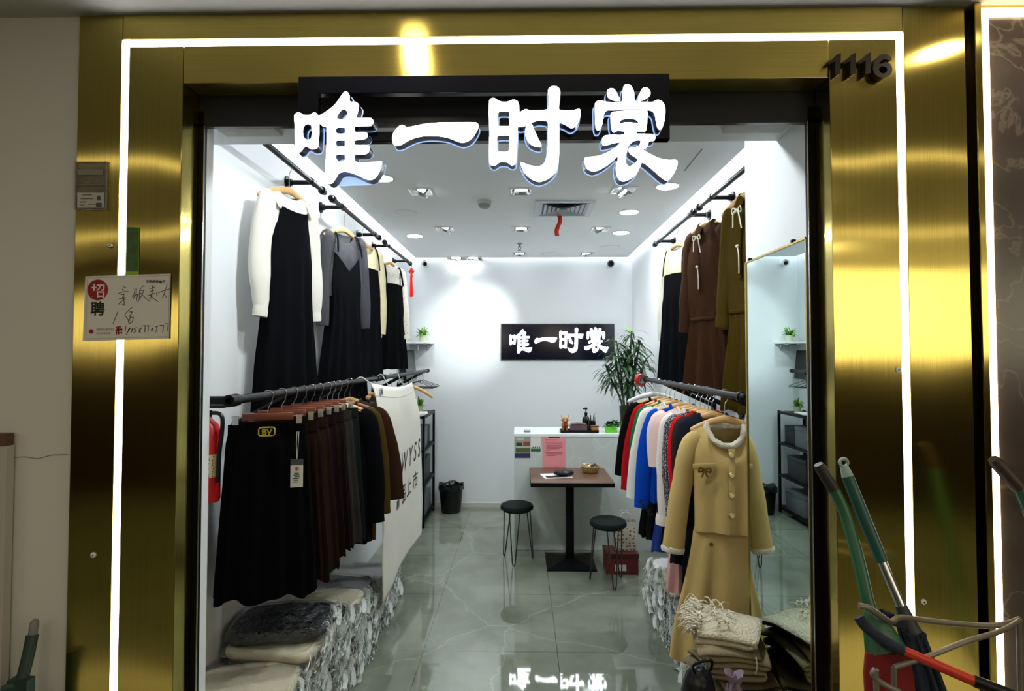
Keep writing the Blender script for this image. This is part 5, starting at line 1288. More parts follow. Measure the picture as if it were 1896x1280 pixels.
rows = [[Vector(((r_ + 0.003 * math.sin(20 * a_)) * math.cos(a_), (r_ + 0.003 * math.sin(20 * a_)) * math.sin(a_), z)) for a_ in [2 * PI * q / 80 for q in range(80)]] for r_, z in prof]
surf(bm, rows, True, (True, True)); obj('wicker_bowl', bm, mat('wicker', (176, 150, 84), 0.7, bump=0.3, bscale=90), t)
bm = B(); tube(bm, [(0.081 * math.cos(q * 0.1963), 0.081 * math.sin(q * 0.1963), 0.053 + 0.003 * math.sin(q * 3)) for q in range(33)], 0.005, 8); obj('basket_rim', bm, mat('wicker_rim', (150, 120, 60), 0.7), t)
r2 = random.Random(5)
cm = [mat('sweet_%s' % n, c, 0.25) for n, c in (('navy', (30, 34, 60)), ('gold', (200, 170, 90)), ('brown', (70, 46, 36)), ('pearl', (220, 214, 200)))]
for k in range(22):
    a, r_ = r2.uniform(0, 2 * PI), 0.06 * math.sqrt(r2.random())
    bm = B(); bmesh.ops.create_uvsphere(bm, u_segments=10, v_segments=7, radius=1, matrix=Matrix.Diagonal((0.016, 0.010, 0.009)).to_4x4())
    tube(bm, [(0.014, 0, 0), (0.024, 0, 0.001)], [0.003, 0.009], 6, 0.3, (0, 0, 1)); tube(bm, [(-0.014, 0, 0), (-0.024, 0, 0.001)], [0.003, 0.009], 6, 0.3, (0, 0, 1))
    o = obj('wrapped_sweet', bm, cm[k % 4])
    o.location = (t.location.x + r_ * math.cos(a), t.location.y + r_ * math.sin(a), 0.7525 + 0.046 + 0.010 * (k % 3)); o.rotation_euler = (r2.uniform(-0.3, 0.3), r2.uniform(-0.3, 0.3), r2.uniform(0, PI))
    tag(o, 'wrapped sweet in the wicker basket on the table', 'sweet', 'sweets in the basket')
def stool(label, px, py, Y, seat_h=0.485, r=0.142, turn=0.0):
    c = at(px, py, Y)
    t = thing('round_stool', label, 'stool', (c.x, Y, 0), turn)
    bm = B(); lathe(bm, [(r * 0.9, seat_h - 0.045), (r, seat_h - 0.036), (r * 1.01, seat_h - 0.02), (r * 0.96, seat_h - 0.004), (r * 0.8, seat_h + 0.006), (r * 0.3, seat_h + 0.009)], seg=40); obj('seat', bm, M['rubber'], t)
    bm = B(); lathe(bm, [(r * 0.86, seat_h - 0.053), (r * 0.86, seat_h - 0.0455)], seg=36); obj('seat_plate', bm, M['black'], t)
    for k in range(3):
        a = math.radians(-100 + 120 * k); ca, sa = math.cos(a), math.sin(a); n = Vector((-sa, ca, 0))
        top = Vector((ca, sa, 0)) * (r * 0.74); bot = Vector((ca, sa, 0)) * (r * 1.02)
        pts = [top + n * 0.045 + Vector((0, 0, seat_h - 0.05)), bot + n * 0.012 + Vector((0, 0, 0.03)), bot + n * 0.007 + Vector((0, 0, 0.010)), bot + Vector((0, 0, 0.006)), bot - n * 0.007 + Vector((0, 0, 0.010)), bot - n * 0.012 + Vector((0, 0, 0.03)), top - n * 0.045 + Vector((0, 0, seat_h - 0.05))]
        bm = B(); tube(bm, pts, 0.0052, 8); obj('leg', bm, mat('stool_steel', (74, 74, 70), 0.3, metal=0.8) if 'stool_steel' not in bpy.data.materials else bpy.data.materials['stool_steel'], t)
stool('round dark green stool with hairpin legs at the open end of the table', 957, 930, 4.86)
stool('round dark green stool tucked between the table and the colourful clothes', 1126, 958, 4.40, turn=0.35)
c = at(1150, 1010, 4.62)
t = thing('gift_box', 'dark red gift box on the floor behind the stool', 'box', (c.x, 4.66, 0))
obj('box_body', bx(B(), -0.13, 0.13, -0.10, 0.10, 0, 0.13, 0.004), mat('gift_red', (104, 30, 30), 0.45), t)
obj('box_lid', bx(B(), -0.134, 0.134, -0.104, 0.104, 0.1305, 0.17, 0.004), mat('gift_red_lid', (84, 22, 24), 0.45), t)
obj('white_tag', bx(B(), -0.06, 0.03, -0.1025, -0.1012, 0.03, 0.08), M['paper'], t, False)
t = thing('paper_bag', 'floral paper carrier bag standing on the red gift box', 'bag', (c.x + 0.04, 4.67, 0.1715))
bm = B(); surf(bm, [[Vector((sx * w_, sy * d_, z)) for sx, sy in ((-1, -1), (1, -1), (1, 1), (-1, 1))] for w_, d_, z in ((0.085, 0.05, 0), (0.088, 0.05, 0.10), (0.09, 0.04, 0.23))], True, (True, False)); obj('bag_body', bm, dotted('floral_print', (206, 200, 184), (128, 92, 60), 34, 0.28), t, False)
for s in (-1, 1):
    bm = B(); tube(bm, spline([(-0.04, s * 0.038, 0.225), (-0.03, s * 0.034, 0.30), (0.03, s * 0.034, 0.30), (0.04, s * 0.038, 0.225)], 5), 0.003, 6); obj('handle', bm, M['canvas'], t)

# ---------------------------------------------------------------- far corner: shelf, screen, rack, bin
q = at(803, 634, YB - 0.02)
t = thing('corner_shelf', 'small white shelf high in the far corner carrying a plant', 'shelf', ((XL + q.x) / 2, YB - 0.14, q.z))
obj('shelf_board', bx(B(), XL, q.x, YB - 0.27, YB, q.z - 0.022, q.z, 0.003), M['white_plastic'], t, True, True)
for x_ in (XL + 0.10, q.x - 0.07):
    bm = B(); box(bm, (x_, YB - 0.10, q.z - 0.028), (0.016, 0.18, 0.010)); box(bm, (x_, YB - 0.006, q.z - 0.06), (0.016, 0.010, 0.07)); obj('bracket', bm, M['steel'], t, False, True)
def pot_plant(label, c, seed, s=1.0, white=True):
    t = thing('potted_plant', label, 'plant', c)
    bm = B(); lathe(bm, [(0.034 * s, 0), (0.046 * s, 0.07 * s), (0.048 * s, 0.075 * s), (0.042 * s, 0.075 * s), (0.036 * s, 0.02 * s)], seg=24); obj('pot', bm, mat('pot_cream', (206, 210, 180), 0.4), t)
    bm = B(); r3 = random.Random(seed)
    for k in range(60):
        a = r3.uniform(0, 2 * PI); el = r3.uniform(0.15, 1.3)
        leaf_strip(bm, (r3.uniform(-0.025, 0.025) * s, r3.uniform(-0.025, 0.025) * s, 0.07 * s + r3.uniform(0, 0.03)), (math.cos(a) * math.cos(el), math.sin(a) * math.cos(el), math.sin(el)), r3.uniform(0.05, 0.11) * s, 0.012 * s, r3.uniform(0.4, 1.4), 4)
    obj('foliage', bm, M['leaf_light'], t)
pot_plant('small potted plant on the high corner shelf', (at(783, 625, YB - 0.15).x, YB - 0.15, q.z), 21)
t = thing('television', 'black flat television on the white wall under the corner shelf', 'television', (-1.26, 6.20, 1.67))
bm = B(); bx(bm, -0.018, 0.018, -0.29, 0.29, -0.165, 0.165, 0.004); bm.transform(Matrix.Rotation(-0.10, 4, 'Y')); obj('television_body', bm, M['black_plastic'], t)
bm = B(); bx(bm, 0.0185, 0.0195, -0.278, 0.278, -0.150, 0.155); bm.transform(Matrix.Rotation(-0.10, 4, 'Y')); obj('screen', bm, M['dark_glass'], t, False)
bm = B(); bx(bm, -0.06, -0.02, -0.08, 0.08, -0.08, 0.08); obj('wall_mount', bm, M['black'], t, False)
bm = B(); tube(bm, spline([(-0.02, 0.12, -0.15), (-0.035, 0.13, -0.28), (-0.04, 0.12, -0.45), (-0.03, 0.11, -0.50)], 5), 0.004, 6); obj('power_cable', bm, M['black'], t)
# black rack
rx0, rx1, ry0, ry1, rh = XL + 0.012, -1.0, 5.74, 6.42, 1.15
t = thing('metal_rack', 'black metal rack with shelves in the far corner behind the banner', 'rack', ((rx0 + rx1) / 2, (ry0 + ry1) / 2, 0))
for x_ in (rx0 + 0.0125, rx1 - 0.0125):
    for y_ in (ry0 + 0.0125, ry1 - 0.0125):
        obj('post', bx(B(), x_ - 0.0125, x_ + 0.0125, y_ - 0.0125, y_ + 0.0125, 0, rh, 0.001), M['black'], t, False, True)
for z_ in (0.06, 0.42, 0.78, rh - 0.02):
    obj('rack_shelf', bx(B(), rx0, rx1, ry0, ry1, z_ - 0.012, z_ + 0.012, 0.001), M['black'], t, False, True)
def simple_box(name, label, cat, x_, y_, z_, s, m, group=None):
    t = thing(name, label, cat, (x_, y_, z_), 0, group)
    obj('box_body', bx(B(), -s[0] / 2, s[0] / 2, -s[1] / 2, s[1] / 2, 0, s[2] * 0.8, 0.003), m, t)
    obj('box_lid', bx(B(), -s[0] / 2 - 0.002, s[0] / 2 + 0.002, -s[1] / 2 - 0.002, s[1] / 2 + 0.002, s[2] * 0.8 + 0.0005, s[2], 0.003), m, t)
    return t
dk = mat('dark_card', (30, 32, 36), 0.6); gy = mat('grey_card', (92, 94, 98), 0.6)
simple_box('storage_box', 'grey storage box on the top inner shelf of the black rack', 'box', -1.15, 5.95, 0.7925, (0.24, 0.26, 0.22), gy)
simple_box('storage_box', 'dark storage box deeper on the top inner shelf of the black rack', 'box', -1.16, 6.24, 0.7925, (0.22, 0.22, 0.20), dk)
simple_box('storage_box', 'wide dark storage box on the middle shelf of the black rack', 'box', -1.16, 6.06, 0.4325, (0.26, 0.40, 0.24), dk)
simple_box('storage_box', 'grey storage box on the lowest shelf of the black rack', 'box', -1.16, 6.10, 0.0725, (0.26, 0.42, 0.22), gy)
for k in range(6):
    o = obj('paper_stack', bx(B(), -0.10, 0.10, -0.14, 0.14, 0, 0.003), M['paper'], None, False); o.name = 'paper_sheet'
    o.location = (-1.14 + 0.006 * k, 5.92 + 0.005 * k, rh - 0.0075 + 0.0035 * k); o.rotation_euler = (0, 0, 0.1 * (k % 3))
    tag(o, 'white sheet of paper in the pile on top of the black rack', 'paper', 'papers on the black rack')
pot_plant('small potted plant standing on the black rack, seen in the mirror', (-1.15, 6.26, rh - 0.0075), 23, 0.9)
t = thing('waste_bin', 'black plastic waste bin in the far corner by the rack', 'bin', (at(835, 930, 6.36).x, 6.36, 0))
bm = B(); lathe(bm, [(0.105, 0), (0.11, 0.01), (0.138, 0.30), (0.134, 0.30), (0.106, 0.02)], seg=36); obj('bin_body', bm, M['black_plastic'], t)
bm = B(); r3 = random.Random(9)
rows = [[Vector((R_ * (1 + 0.03 * math.sin(7 * a_ + R_ * 50)) * math.cos(a_), R_ * (1 + 0.03 * math.cos(9 * a_)) * math.sin(a_), z_ + 0.012 * math.sin(5 * a_ + z_ * 40))) for a_ in [2 * PI * k / 48 for k in range(48)]] for R_, z_ in ((0.122, 0.26), (0.132, 0.305), (0.142, 0.315), (0.146, 0.29), (0.143, 0.255))]
surf(bm, rows); obj('bin_liner', bm, mat('liner_black', (18, 18, 20), 0.2), t)
# fire extinguisher by the jamb
t = thing('fire_extinguisher', 'red fire extinguisher half hidden behind the entrance frame', 'fire extinguisher', (XL + 0.065, 2.20, 1.19))
bm = B(); lathe(bm, [(0.050, 0.0), (0.054, 0.01), (0.054, 0.26), (0.045, 0.30), (0.022, 0.325), (0.020, 0.335)], seg=30); obj('cylinder_tank', bm, M['red_paint'], t)
bm = B(); lathe(bm, [(0.0545, 0.10), (0.0545, 0.19)], seg=30, caps=(False, False)); obj('instruction_label', bm, dotted('label_print', (196, 190, 150), (150, 60, 50), 90, 0.3), t)
bm = B(); lathe(bm, [(0.02, 0.335), (0.02, 0.36)], seg=16); box(bm, (0.03, 0, 0.375), (0.09, 0.016, 0.012)); obj('valve', bm, M['black_plastic'], t)
bm = B(); tube(bm, spline([(0.02, 0, 0.35), (0.07, -0.01, 0.33), (0.064, -0.02, 0.18), (0.062, -0.02, 0.08)], 6), 0.008, 8); obj('hose', bm, M['black_plastic'], t)
bm = B(); bx(bm, -0.063, -0.05, -0.03, 0.03, 0.05, 0.25); obj('wall_clamp', bm, M['steel'], t, False)

# ---------------------------------------------------------------- bagged clothes in piles
def folded_block(w, d, h, seed):
    bm = B(); n = 12; rows = []
    for j in range(9):
        z = h * j / 8; k = 1 - 0.10 * abs(2 * j / 8 - 1) ** 3
        ring = []
        for i in range(56):
            a = 2 * PI * i / 56; c, s = math.cos(a), math.sin(a)
            x = w / 2 * k * math.copysign(abs(c) ** 0.35, c); y = d / 2 * k * math.copysign(abs(s) ** 0.35, s)
            p = Vector((x, y, z)); p += Vector((wob(p, 11, seed), wob(p, 11, seed + 3), 0.6 * wob((x, y, 0), 9, seed + 5))) * 0.010
            ring.append(p)
        rows.append(ring)
    surf(bm, rows)
    for r_, flip in ((rows[-1], 1), (rows[0], 0)):
        z = r_[0].z
        inner = [[Vector((p.x * q, p.y * q, p.z + (0.010 * (1 - q) * (1 if flip else -0.3)) + 0.005 * wob((p.x * q, p.y * q, 1), 14, seed))) for p in r_] for q in (1, 0.8, 0.55, 0.3, 0.08)]
        surf(bm, inner, True, (False, True))
    return bm
def film(w, d, h, seed, side):
    bm = folded_block(w + 0.022, d + 0.022, h + 0.006, seed + 50)
    for v in bm.verts: v.co += Vector((wob(v.co, 26, seed + 7), wob(v.co, 26, seed + 9), 0.5 * wob(v.co, 30, seed + 2))) * 0.008
    return bm
def fringe(w, d, h, seed, side):
    """the crinkled loose end of the bag, standing out on the aisle side in narrow creases"""
    bm = B(); r3 = random.Random(seed)
    for k in range(34):
        y0 = d * (r3.random() - 0.38); wd = r3.uniform(0.0014, 0.0042) if k % 6 else r3.uniform(0.010, 0.020); out = r3.uniform(0.015, 0.055); run = r3.choice((1, 1, 1, -0.6)) * r3.uniform(0.04, 0.17); z0 = h * r3.uniform(0.15, 1.0); dr = r3.uniform(0.005, 0.055)
        tw = r3.uniform(-1.5, 1.5); rows = []
        for i in range(7):
            u = i / 6; a_ = tw * u + 0.9
            p = Vector((side * (w / 2 - 0.015 + out * math.sin(u * 1.9)), y0 - run * u, z0 + 0.008 * math.sin(u * 5 + k) - dr * u * u))
            rows.append([p + Vector((side * q * wd * math.sin(a_) * 0.7, 0.1 * q * wd, q * wd * math.cos(a_))) for q in (-1, -0.3, 0.3, 1)])
        surf(bm, rows, False)
    return bm
BAGCOL = [('cream', (206, 196, 168)), ('black', (24, 24, 28)), ('grey', (120, 120, 122)), ('white', (220, 220, 216)), ('taupe', (120, 104, 88))]
protos = {}
bagm = {n: fabric('bagged_%s' % n, c, 0.2, 120, 0.1, 0) for n, c in BAGCOL}
def bag(side, n, loc, rz, label, group, w=0.36, d=0.28, h=0.040, v=0):
    key = (side, n, v, w, h)
    if key not in protos:
        t = thing('bagged_garment', label, 'garment bag', loc, rz, group)
        obj('folded_garment', folded_block(w, d, h, v * 3.1), bagm[n], t)
        obj('plastic_bag', film(w, d, h, v * 3.1, side), plas, t)
        obj('plastic_fringe', fringe(w, d, h, v + 17, side), plas_hard, t)
        protos[key] = t
        return t
    r = dup(protos[key], loc, rz, label)
    if group: r['group'] = group
    elif 'group' in r: del r['group']
    return r
r4 = random.Random(23)
GL, GR = 'bagged garments piled under the skirts', 'bagged garments piled under the colourful tops'
for Y, cnt in ((2.22, 9), (2.52, 10), (2.82, 10), (3.12, 9), (3.42, 8), (3.72, 7), (4.02, 5)):
    for k in range(cnt):
        n = r4.choice(BAGCOL)[0]
        bag(1, n, (-1.105 + r4.uniform(-0.012, 0.03), Y + r4.uniform(-0.012, 0.012), 0.003 + k * 0.047), r4.uniform(-0.08, 0.08), 'clear-bagged folded garment in the floor pile along the wall under the skirts', GL, v=r4.randrange(4))
bag(1, 'cream', (-1.10, 2.22, 0.003 + 9 * 0.047), 0.12, 'cream blouse in a clear bag on the pile nearest the fire extinguisher', None, 0.40, 0.30, 0.052, v=5)
bag(1, 'cream', (-1.07, 2.50, 0.003 + 10 * 0.047), -0.10, 'cream garment in a clear bag directly beneath the shiny black one', None, 0.40, 0.30, 0.050, v=6)
bag(1, 'black', (-1.08, 2.54, 0.003 + 10 * 0.047 + 0.058), 0.14, 'shiny clear bag with a black garment topping the pile under the skirts', None, 0.41, 0.30, 0.055, v=7)
for Y, cnt in ((2.98, 6), (3.28, 7), (3.58, 8), (3.88, 7)):
    for k in range(cnt):
        n = r4.choice(BAGCOL)[0]
        bag(-1, n, (1.095 + r4.uniform(-0.03, 0.0), Y + r4.uniform(-0.012, 0.012), 0.003 + k * 0.047), r4.uniform(-0.1, 0.1), 'clear-bagged folded garment in the floor pile under the colourful tops', GR, v=r4.randrange(4))

# ---------------------------------------------------------------- soft pile in front of the mirror
def serpentine(w, d, layers, gap, seed, skew=0.0, th=0.008):
    """cloth folded back and forth; profile in x-z, run along y"""
    prof = []
    for L in range(layers):
        z = gap * L; xs = [-w / 2, -w / 4, 0, w / 4, w / 2]
        if L % 2: xs = xs[::-1]
        prof += [(x + 0.01 * math.sin(seed + L + x * 9), z + 0.004 * math.sin(x * 22 + L + seed)) for x in xs]
        if L < layers - 1:
            e = 1 if L % 2 == 0 else -1
            prof.append((e * (w / 2 + gap * (0.9 + 0.5 * math.sin(L + seed))), z + gap / 2))
    pr = spline([(x, 0, z) for x, z in prof], 4)
    bm = B(); rows = []
    for j in range(15):
        y = -d / 2 + d * j / 14; u = 2 * j / 14 - 1
        rows.append([Vector((p.x * (1 - 0.05 * u * u) + skew * u * 0.05, y + 0.012 * wob((p.x, p.z, 0.4), 8, seed), p.z * (1 - 0.10 * u * u) - 0.02 * abs(u) ** 3 + 0.012 * wob((p.x, y, p.z * 0.4), 7, seed))) for p in pr])
    surf(bm, rows, False)
    return bm
def lump(sx, sy, sz, seed, amp=0.05, sc=5, fl=0.0):
    bm = B(); bmesh.ops.create_icosphere(bm, subdivisions=5, radius=1.0)
    for v in bm.verts:
        p = v.co.copy(); q = p * (1 + amp * wob(p, sc * 0.5, seed) + amp * 0.5 * wob(p, sc * 1.4, seed + 3) + amp * 0.35 * (1 - abs(wob(p, sc * 0.8, seed + 8)) * 2))
        z = q.z * sz + sz
        v.co = Vector((math.copysign(abs(q.x) ** 0.8, q.x) * sx, math.copysign(abs(q.y) ** 0.8, q.y) * sy, max(0.0, z)))
    return bm
def soft(name, label, cat, loc, rz, bm, m, part, th=None, extra=None):
    t = thing(name, label, cat, loc, rz)
    o = obj(part, bm, m, t)
    if th:
        sm = o.modifiers.new('thick', 'SOLIDIFY'); sm.thickness = th; sm.offset = 0
    return t
c = at(1385, 1190, 2.20)
F_knit = fabric('cream_knit', (204, 196, 170), 0.9, 90, 0.1)
F_sand = fabric('sand_twill', (150, 138, 108), 0.3, 140, 0.08)
F_taupe = fabric('taupe_cloth', (120, 108, 84), 0.3, 140, 0.1)
F_dark = fabric('dark_wool', (26, 26, 30), 0.3, 120, 0.1)
t = soft('cloth_bundle', 'dark bundle of clothes at the bottom of the heap by the mirror', 'bundle', (0.80, 2.24, 0), 0, lump(0.14, 0.18, 0.245, 3, 0.06), F_dark, 'bundle_cloth')
bm = B(); tube(bm, spline([(0.14 * math.cos(a_), -0.17 * abs(math.sin(a_)) - 0.02, 0.30 + 0.03 * math.cos(a_ * 2)) for a_ in [PI + PI * k / 8 for k in range(9)]], 3), 0.006, 6); obj('tie_cord', bm, M['black'], t)
t = soft('folded_trousers', 'taupe trousers folded under the sand coloured ones by the mirror', 'trousers', (0.815, 2.22, 0.495), 0.2, serpentine(0.21, 0.28, 4, 0.026, 2.0), F_taupe, 'folded_cloth', 0.010)
bm = B(); tube(bm, spline([(-0.02, -0.15, 0.05), (0.03, -0.158, 0.03), (0.09, -0.15, 0.015)], 5), 0.005, 6); obj('drawstring', bm, F_knit, t)
t = soft('folded_trousers', 'sand coloured trousers folded in many layers by the mirror', 'trousers', (0.80, 2.21, 0.605), -0.15, serpentine(0.20, 0.27, 5, 0.022, 5.0), F_sand, 'folded_cloth', 0.009)
bm = B(); tube(bm, spline([(0.07, -0.139, 0.07), (0.072, -0.146, 0.04), (0.068, -0.142, 0.012)], 5), 0.003, 6); obj('stitched_loop', bm, F_knit, t)
t = soft('knit_scarf', 'cream knitted scarf with shaggy fringe topping the heap by the mirror', 'scarf', (0.79, 2.22, 0.712), -0.3, serpentine(0.19, 0.24, 2, 0.024, 8.0, 0.4), F_knit, 'scarf_cloth', 0.014)
bm = B(); r5 = random.Random(2)
for k in range(90):
    y_ = r5.uniform(-0.12, 0.12); z_ = r5.choice((0.0, 0.024, 0.03)); d_ = r5.uniform(0.03, 0.075)
    p = Vector((-0.10 + r5.uniform(-0.01, 0.02), y_, z_ + 0.008))
    tube(bm, spline([p, p + Vector((-d_ * 0.5, r5.uniform(-0.02, 0.02), r5.uniform(-0.002, 0.02))), p + Vector((-d_, r5.uniform(-0.03, 0.03), -d_ * r5.uniform(-0.2, 0.9)))], 3), [0.0032, 0.003, 0.003, 0.0026, 0.0022, 0.0018, 0.001], 5)
for k in range(40):
    p = Vector((r5.uniform(-0.10, 0.02), r5.uniform(-0.10, 0.10), 0.044)); a_ = r5.uniform(0, 2 * PI)
    tube(bm, spline([p, p + Vector((0.02 * math.cos(a_), 0.02 * math.sin(a_), 0.014)), p + Vector((0.045 * math.cos(a_), 0.045 * math.sin(a_), 0.006))], 3), [0.003, 0.003, 0.0028, 0.0026, 0.0022, 0.0018, 0.001], 5)
obj('scarf_fringe', bm, F_fluff, t)
t = soft('black_handbag', 'glossy black padded bag leaning at the foot of the heap by the mirror', 'bag', (0.632, 2.03, 0.0), 0.3, lump(0.075, 0.065, 0.335, 12, 0.05), mat('padded_black', (16, 16, 20), 0.35, bump=0.2, bscale=30), 'bag_body')
bm = B(); tube(bm, spline([(-0.03, -0.02, 0.65), (-0.04, -0.03, 0.685), (0.03, -0.03, 0.69), (0.035, -0.02, 0.65)], 5), 0.005, 6); obj('bag_strap', bm, M['black'], t)
t = soft('purple_bag', 'crumpled mauve plastic bag tucked in front of the heap by the mirror', 'bag', (0.728, 1.95, 0.0), 0.1, lump(0.05, 0.05, 0.315, 17, 0.14, 7), mat('mauve_film', (124, 104, 128), 0.25, bump=0.5, bscale=40), 'crumpled_bag')
bm = B(); surf(bm, [[Vector((0.02 * math.cos(a_) * s_ + 0.006 * math.sin(5 * a_), 0.02 * math.sin(a_) * s_, z_ + 0.008 * math.sin(4 * a_))) for a_ in [2 * PI * k / 24 for k in range(24)]] for s_, z_ in ((1.2, 0.605), (0.6, 0.64), (1.6, 0.675))]); obj('bag_neck', bm, mat('mauve_neck', (150, 132, 150), 0.25), t)
t = soft('folded_coat', 'wide taupe coat folded at the front of the heap by the mirror', 'coat', (0.865, 2.02, 0.48), 0.1, serpentine(0.17, 0.20, 3, 0.030, 11.0), F_taupe, 'folded_cloth', 0.012)
bm = B(); bx(bm, -0.09, 0.09, -0.09, 0.09, 0, 0.47, 0.01); o = obj('storage_box', bm, gy); o.location = (0.86, 2.02, 0.0); tag(o, 'grey box under the folded taupe coat by the mirror', 'box')

# ---------------------------------------------------------------- brooms and wire stand outside
def thick_line(pts, r, seg=14, cap=True): 
    bm = B(); tube(bm, pts, r, seg); return bm
g_green = mat('green_handle', (38, 92, 62), 0.35); g_teal = mat('teal_grip', (34, 84, 78), 0.4); g_black = mat('dark_grip', (30, 24, 22), 0.5)
red_br = mat('red_bristle', (150, 28, 26), 0.7, bump=0.6, bscale=60, stretch=(60, 60, 4))
blue = mat('navy_strands', (30, 40, 58), 0.85, bump=0.4, bscale=40)
P = lambda x, y, Y: at(x, y, Y)
f0 = P(1612, 1130, 1.44)
t = thing('broom', 'green broom with dark grip and red bristles leaning at the brass column', 'broom', (P(1650, 1260, 1.42).x, 1.42, 0))
obj('grip', thick_line([P(1515, 860, 1.56), P(1520, 868, 1.56), P(1546, 910, 1.545)], [0.012, 0.0155, 0.0155]), g_black, t, True, True)
obj('handle', thick_line(spline([P(1545, 908, 1.545), P(1566, 955, 1.53), P(1590, 1040, 1.49), P(1606, 1110, 1.46), P(1620, 1150, 1.445)], 5), 0.0150), g_green, t, True, True)
bm = B(); a_, b_ = P(1612, 1130, 1.444), P(1640, 1205, 1.42)
tube(bm, [a_, a_.lerp(b_, 0.3), b_], [0.017, 0.032, 0.052], 16, 0.45, (0, 1, 0)); obj('broom_socket', bm, g_green, t, True, True)
bm = B(); e_ = Vector((P(1662, 1290, 1.40).x + 0.03, 1.38, 0.02)); tube(bm, spline([b_, b_.lerp(e_, 0.3), b_.lerp(e_, 0.7), e_], 4), [0.050] + [0.058 + 0.003 * k for k in range(12)], 26, 0.45, (0, 1, 0))
for v in bm.verts: v.co += Vector((wob(v.co, 60, 1), wob(v.co, 60, 3), 0)) * 0.006
obj('bristles_fringe', bm, red_br, t, True, True)
t = thing('mop', 'navy string mop with teal grip and steel pole leaning at the brass column', 'mop', (P(1725, 1280, 1.42).x, 1.40, 0))
bm = B(); k0 = P(1562, 857, 1.56); tube(bm, [k0 + Vector((0.011 * math.cos(a_), 0, 0.011 * math.sin(a_))) for a_ in [2 * PI * k / 16 for k in range(17)]], 0.0045, 8); tube(bm, [P(1562, 862, 1.56), P(1570, 884, 1.555)], [0.010, 0.0155], 12); obj('hanging_loop', bm, mat('pale_teal', (150, 170, 164), 0.4), t, True, True)
obj('grip', thick_line([P(1569, 882, 1.555), P(1600, 960, 1.535), P(1633, 1040, 1.51)], [0.0155, 0.0160, 0.0150]), g_teal, t, True, True)
obj('pole', thick_line([P(1632, 1038, 1.51), P(1672, 1132, 1.47)], 0.0115), M['steel'], t, True, True)
bm = thick_line([P(1668, 1122, 1.475), P(1684, 1160, 1.46), P(1690, 1172, 1.455)], [0.014, 0.020, 0.024]); obj('mop_socket', bm, mat('socket_dark', (34, 44, 44), 0.4), t, True, True)
bm = B(); r6 = random.Random(4); s0 = P(1688, 1168, 1.455)
for k in range(46):
    e_ = Vector((s0.x + r6.uniform(0.03, 0.17), 1.40 + r6.uniform(-0.09, 0.06), r6.uniform(0.01, 0.05)))
    m_ = s0.lerp(e_, 0.35) + Vector((r6.uniform(-0.02, 0.05), r6.uniform(-0.03, 0.03), 0.02))
    tube(bm, spline([s0 + Vector((r6.uniform(-0.02, 0.02), r6.uniform(-0.02, 0.02), 0)), m_, s0.lerp(e_, 0.7), e_], 3), 0.0075, 6)
for k in range(5):
    tube(bm, spline([s0, P(1655 - k * 3, 1142 + k * 2, 1.45), P(1632, 1132 + 3 * k, 1.44)], 4), 0.006, 6)
obj('mop_strings_fringe', bm, blue, t, True, True)
t = thing('loose_pole', 'orange red pole with navy and black ends lying across the wire stand', 'pole', (P(1720, 1225, 1.36).x, 1.36, P(1720, 1225, 1.36).z))
obj('red_section', thick_line([P(1672, 1205, 1.37), P(1804, 1262, 1.32)], 0.0115), mat('orange_red', (196, 52, 26), 0.35), t, True, True)
obj('navy_section', thick_line(spline([P(1590, 1143, 1.41), P(1604, 1162, 1.40), P(1636, 1186, 1.385), P(1673, 1206, 1.37)], 4), 0.0125), blue, t, True, True)
obj('black_section', thick_line([P(1803, 1261, 1.32), P(1850, 1279, 1.30), P(1900, 1300, 1.28)], 0.0135), M['black_plastic'], t, True, True)
t = thing('wire_stand', 'thin grey wire stand holding the brooms before the brass column', 'stand', (P(1740, 1200, 1.4).x, 1.40, 0))
gm = mat('grey_wire', (128, 120, 108), 0.4, metal=0.5)
obj('hoop', thick_line(spline([P(1590, 1122, 1.36), P(1608, 1126, 1.36), P(1632, 1142, 1.37), P(1650, 1152, 1.40), P(1668, 1144, 1.44), P(1720, 1150, 1.47), P(1800, 1158, 1.49), P(1850, 1158, 1.49), P(1888, 1147, 1.50)], 5), 0.0072, 10), gm, t, True, True)
obj('front_arm', thick_line(spline([P(1888, 1150, 1.48), P(1850, 1170, 1.42), P(1790, 1188, 1.38), P(1720, 1215, 1.36), P(1655, 1236, 1.36)], 5), 0.0062, 10), gm, t, True, True)
obj('lower_loop', thick_line(spline([P(1622, 1240, 1.34), P(1617, 1250, 1.34), P(1630, 1264, 1.34), P(1665, 1282, 1.34)], 5), 0.0072, 10), gm, t, True, True)
for x_, y_, Y_ in ((1655, 1236, 1.36), (1886, 1150, 1.485), (1622, 1240, 1.34)):
    q_ = P(x_, y_, Y_); obj('leg', thick_line([q_, Vector((q_.x, q_.y, 0.0))], 0.0062, 10), gm, t, True, True)
t = thing('broom', 'green broom with brown grip leaning over the dark marble', 'broom', (P(1950, 1000, 1.5).x, 1.45, 0))
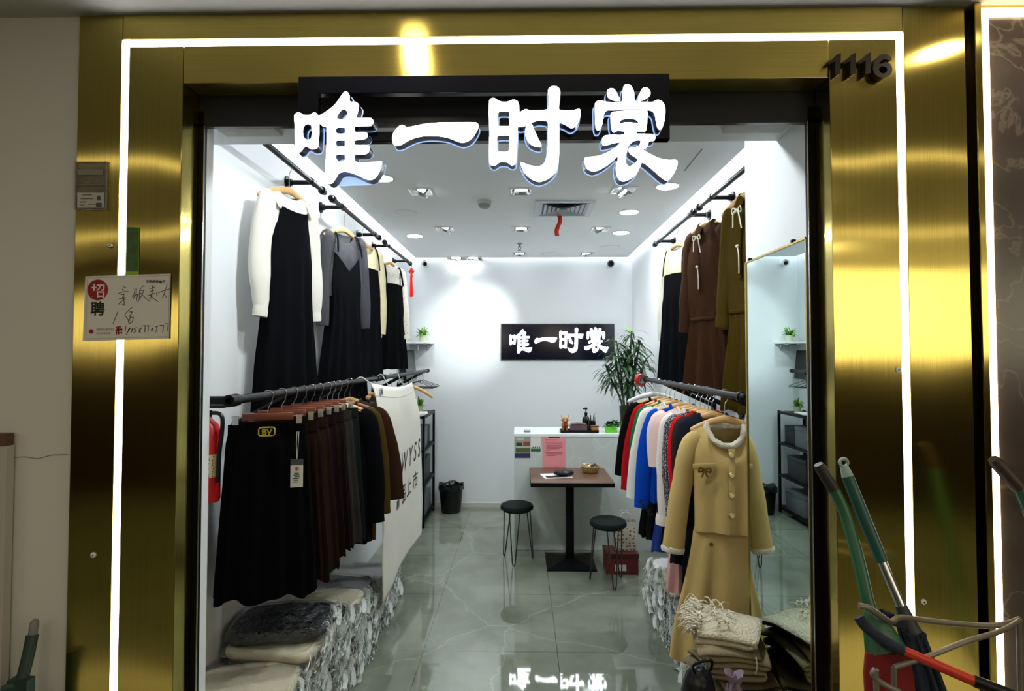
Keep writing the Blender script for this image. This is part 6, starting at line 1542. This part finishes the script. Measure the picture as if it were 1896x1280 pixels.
obj('grip', thick_line([P(1838, 850, 1.62), P(1846, 858, 1.62), P(1888, 905, 1.60)], [0.013, 0.0175, 0.0175]), mat('brown_grip', (52, 34, 30), 0.5), t, True, True)
q_ = P(1886, 903, 1.60); e_ = Vector((q_.x + 0.32, 1.45, 0.30)); obj('handle', thick_line([q_, e_], 0.0150), g_green, t, True, True)
bm = B(); tube(bm, [e_, e_ + Vector((0.03, -0.01, -0.08)), e_ + Vector((0.09, -0.02, -0.29))], [0.02, 0.06, 0.085], 18, 0.4, (0, 1, 0)); obj('bristles_fringe', bm, red_br, t, True, True)
t = thing('dustpan', 'dark green dustpan with grey tip standing against the grey corridor wall', 'dustpan', (P(40, 1278, 1.68).x, 1.68, 0))
obj('handle_tip', thick_line([P(66, 1148, 1.72), P(64, 1153, 1.72), P(60, 1178, 1.715)], [0.007, 0.012, 0.012]), mat('tip_grey', (120, 118, 116), 0.5), t, True, True)
obj('handle', thick_line(spline([P(60, 1176, 1.715), P(52, 1215, 1.70), P(40, 1262, 1.68)], 4), 0.0165), mat('dark_green_handle', (28, 54, 44), 0.45), t, True, True)
bm = B(); a_ = P(42, 1255, 1.68); tube(bm, [a_, P(30, 1272, 1.67), P(5, 1282, 1.66)], [0.016, 0.024, 0.016], 12, 0.6, (0, 1, 0)); bx(bm, a_.x - 0.14, a_.x + 0.10, 1.50, 1.68, 0, 0.016); bx(bm, a_.x - 0.03, a_.x + 0.03, 1.66, 1.69, 0.0, a_.z); obj('dustpan_body', bm, bpy.data.materials['dark_green_handle'], t, True, True)
t = thing('corner_post', 'slim white post with brown cap against the grey corridor wall', 'post', (P(-6, 1000, 1.74).x, 1.74, 0))
w0 = P(-20, 1000, 1.74).x; w1 = P(10, 1000, 1.74).x
obj('post_shaft', bx(B(), w0, w1, 1.735, 1.765, 0, P(0, 826, 1.74).z, 0.002), mat('post_white', (180, 172, 166), 0.5), t, False, True)
obj('post_cap', bx(B(), w0, w1 - 0.003, 1.733, 1.765, P(0, 826, 1.74).z + 0.0002, P(0, 803, 1.74).z, 0.002), mat('cap_brown', (92, 62, 48), 0.6), t, False, True)
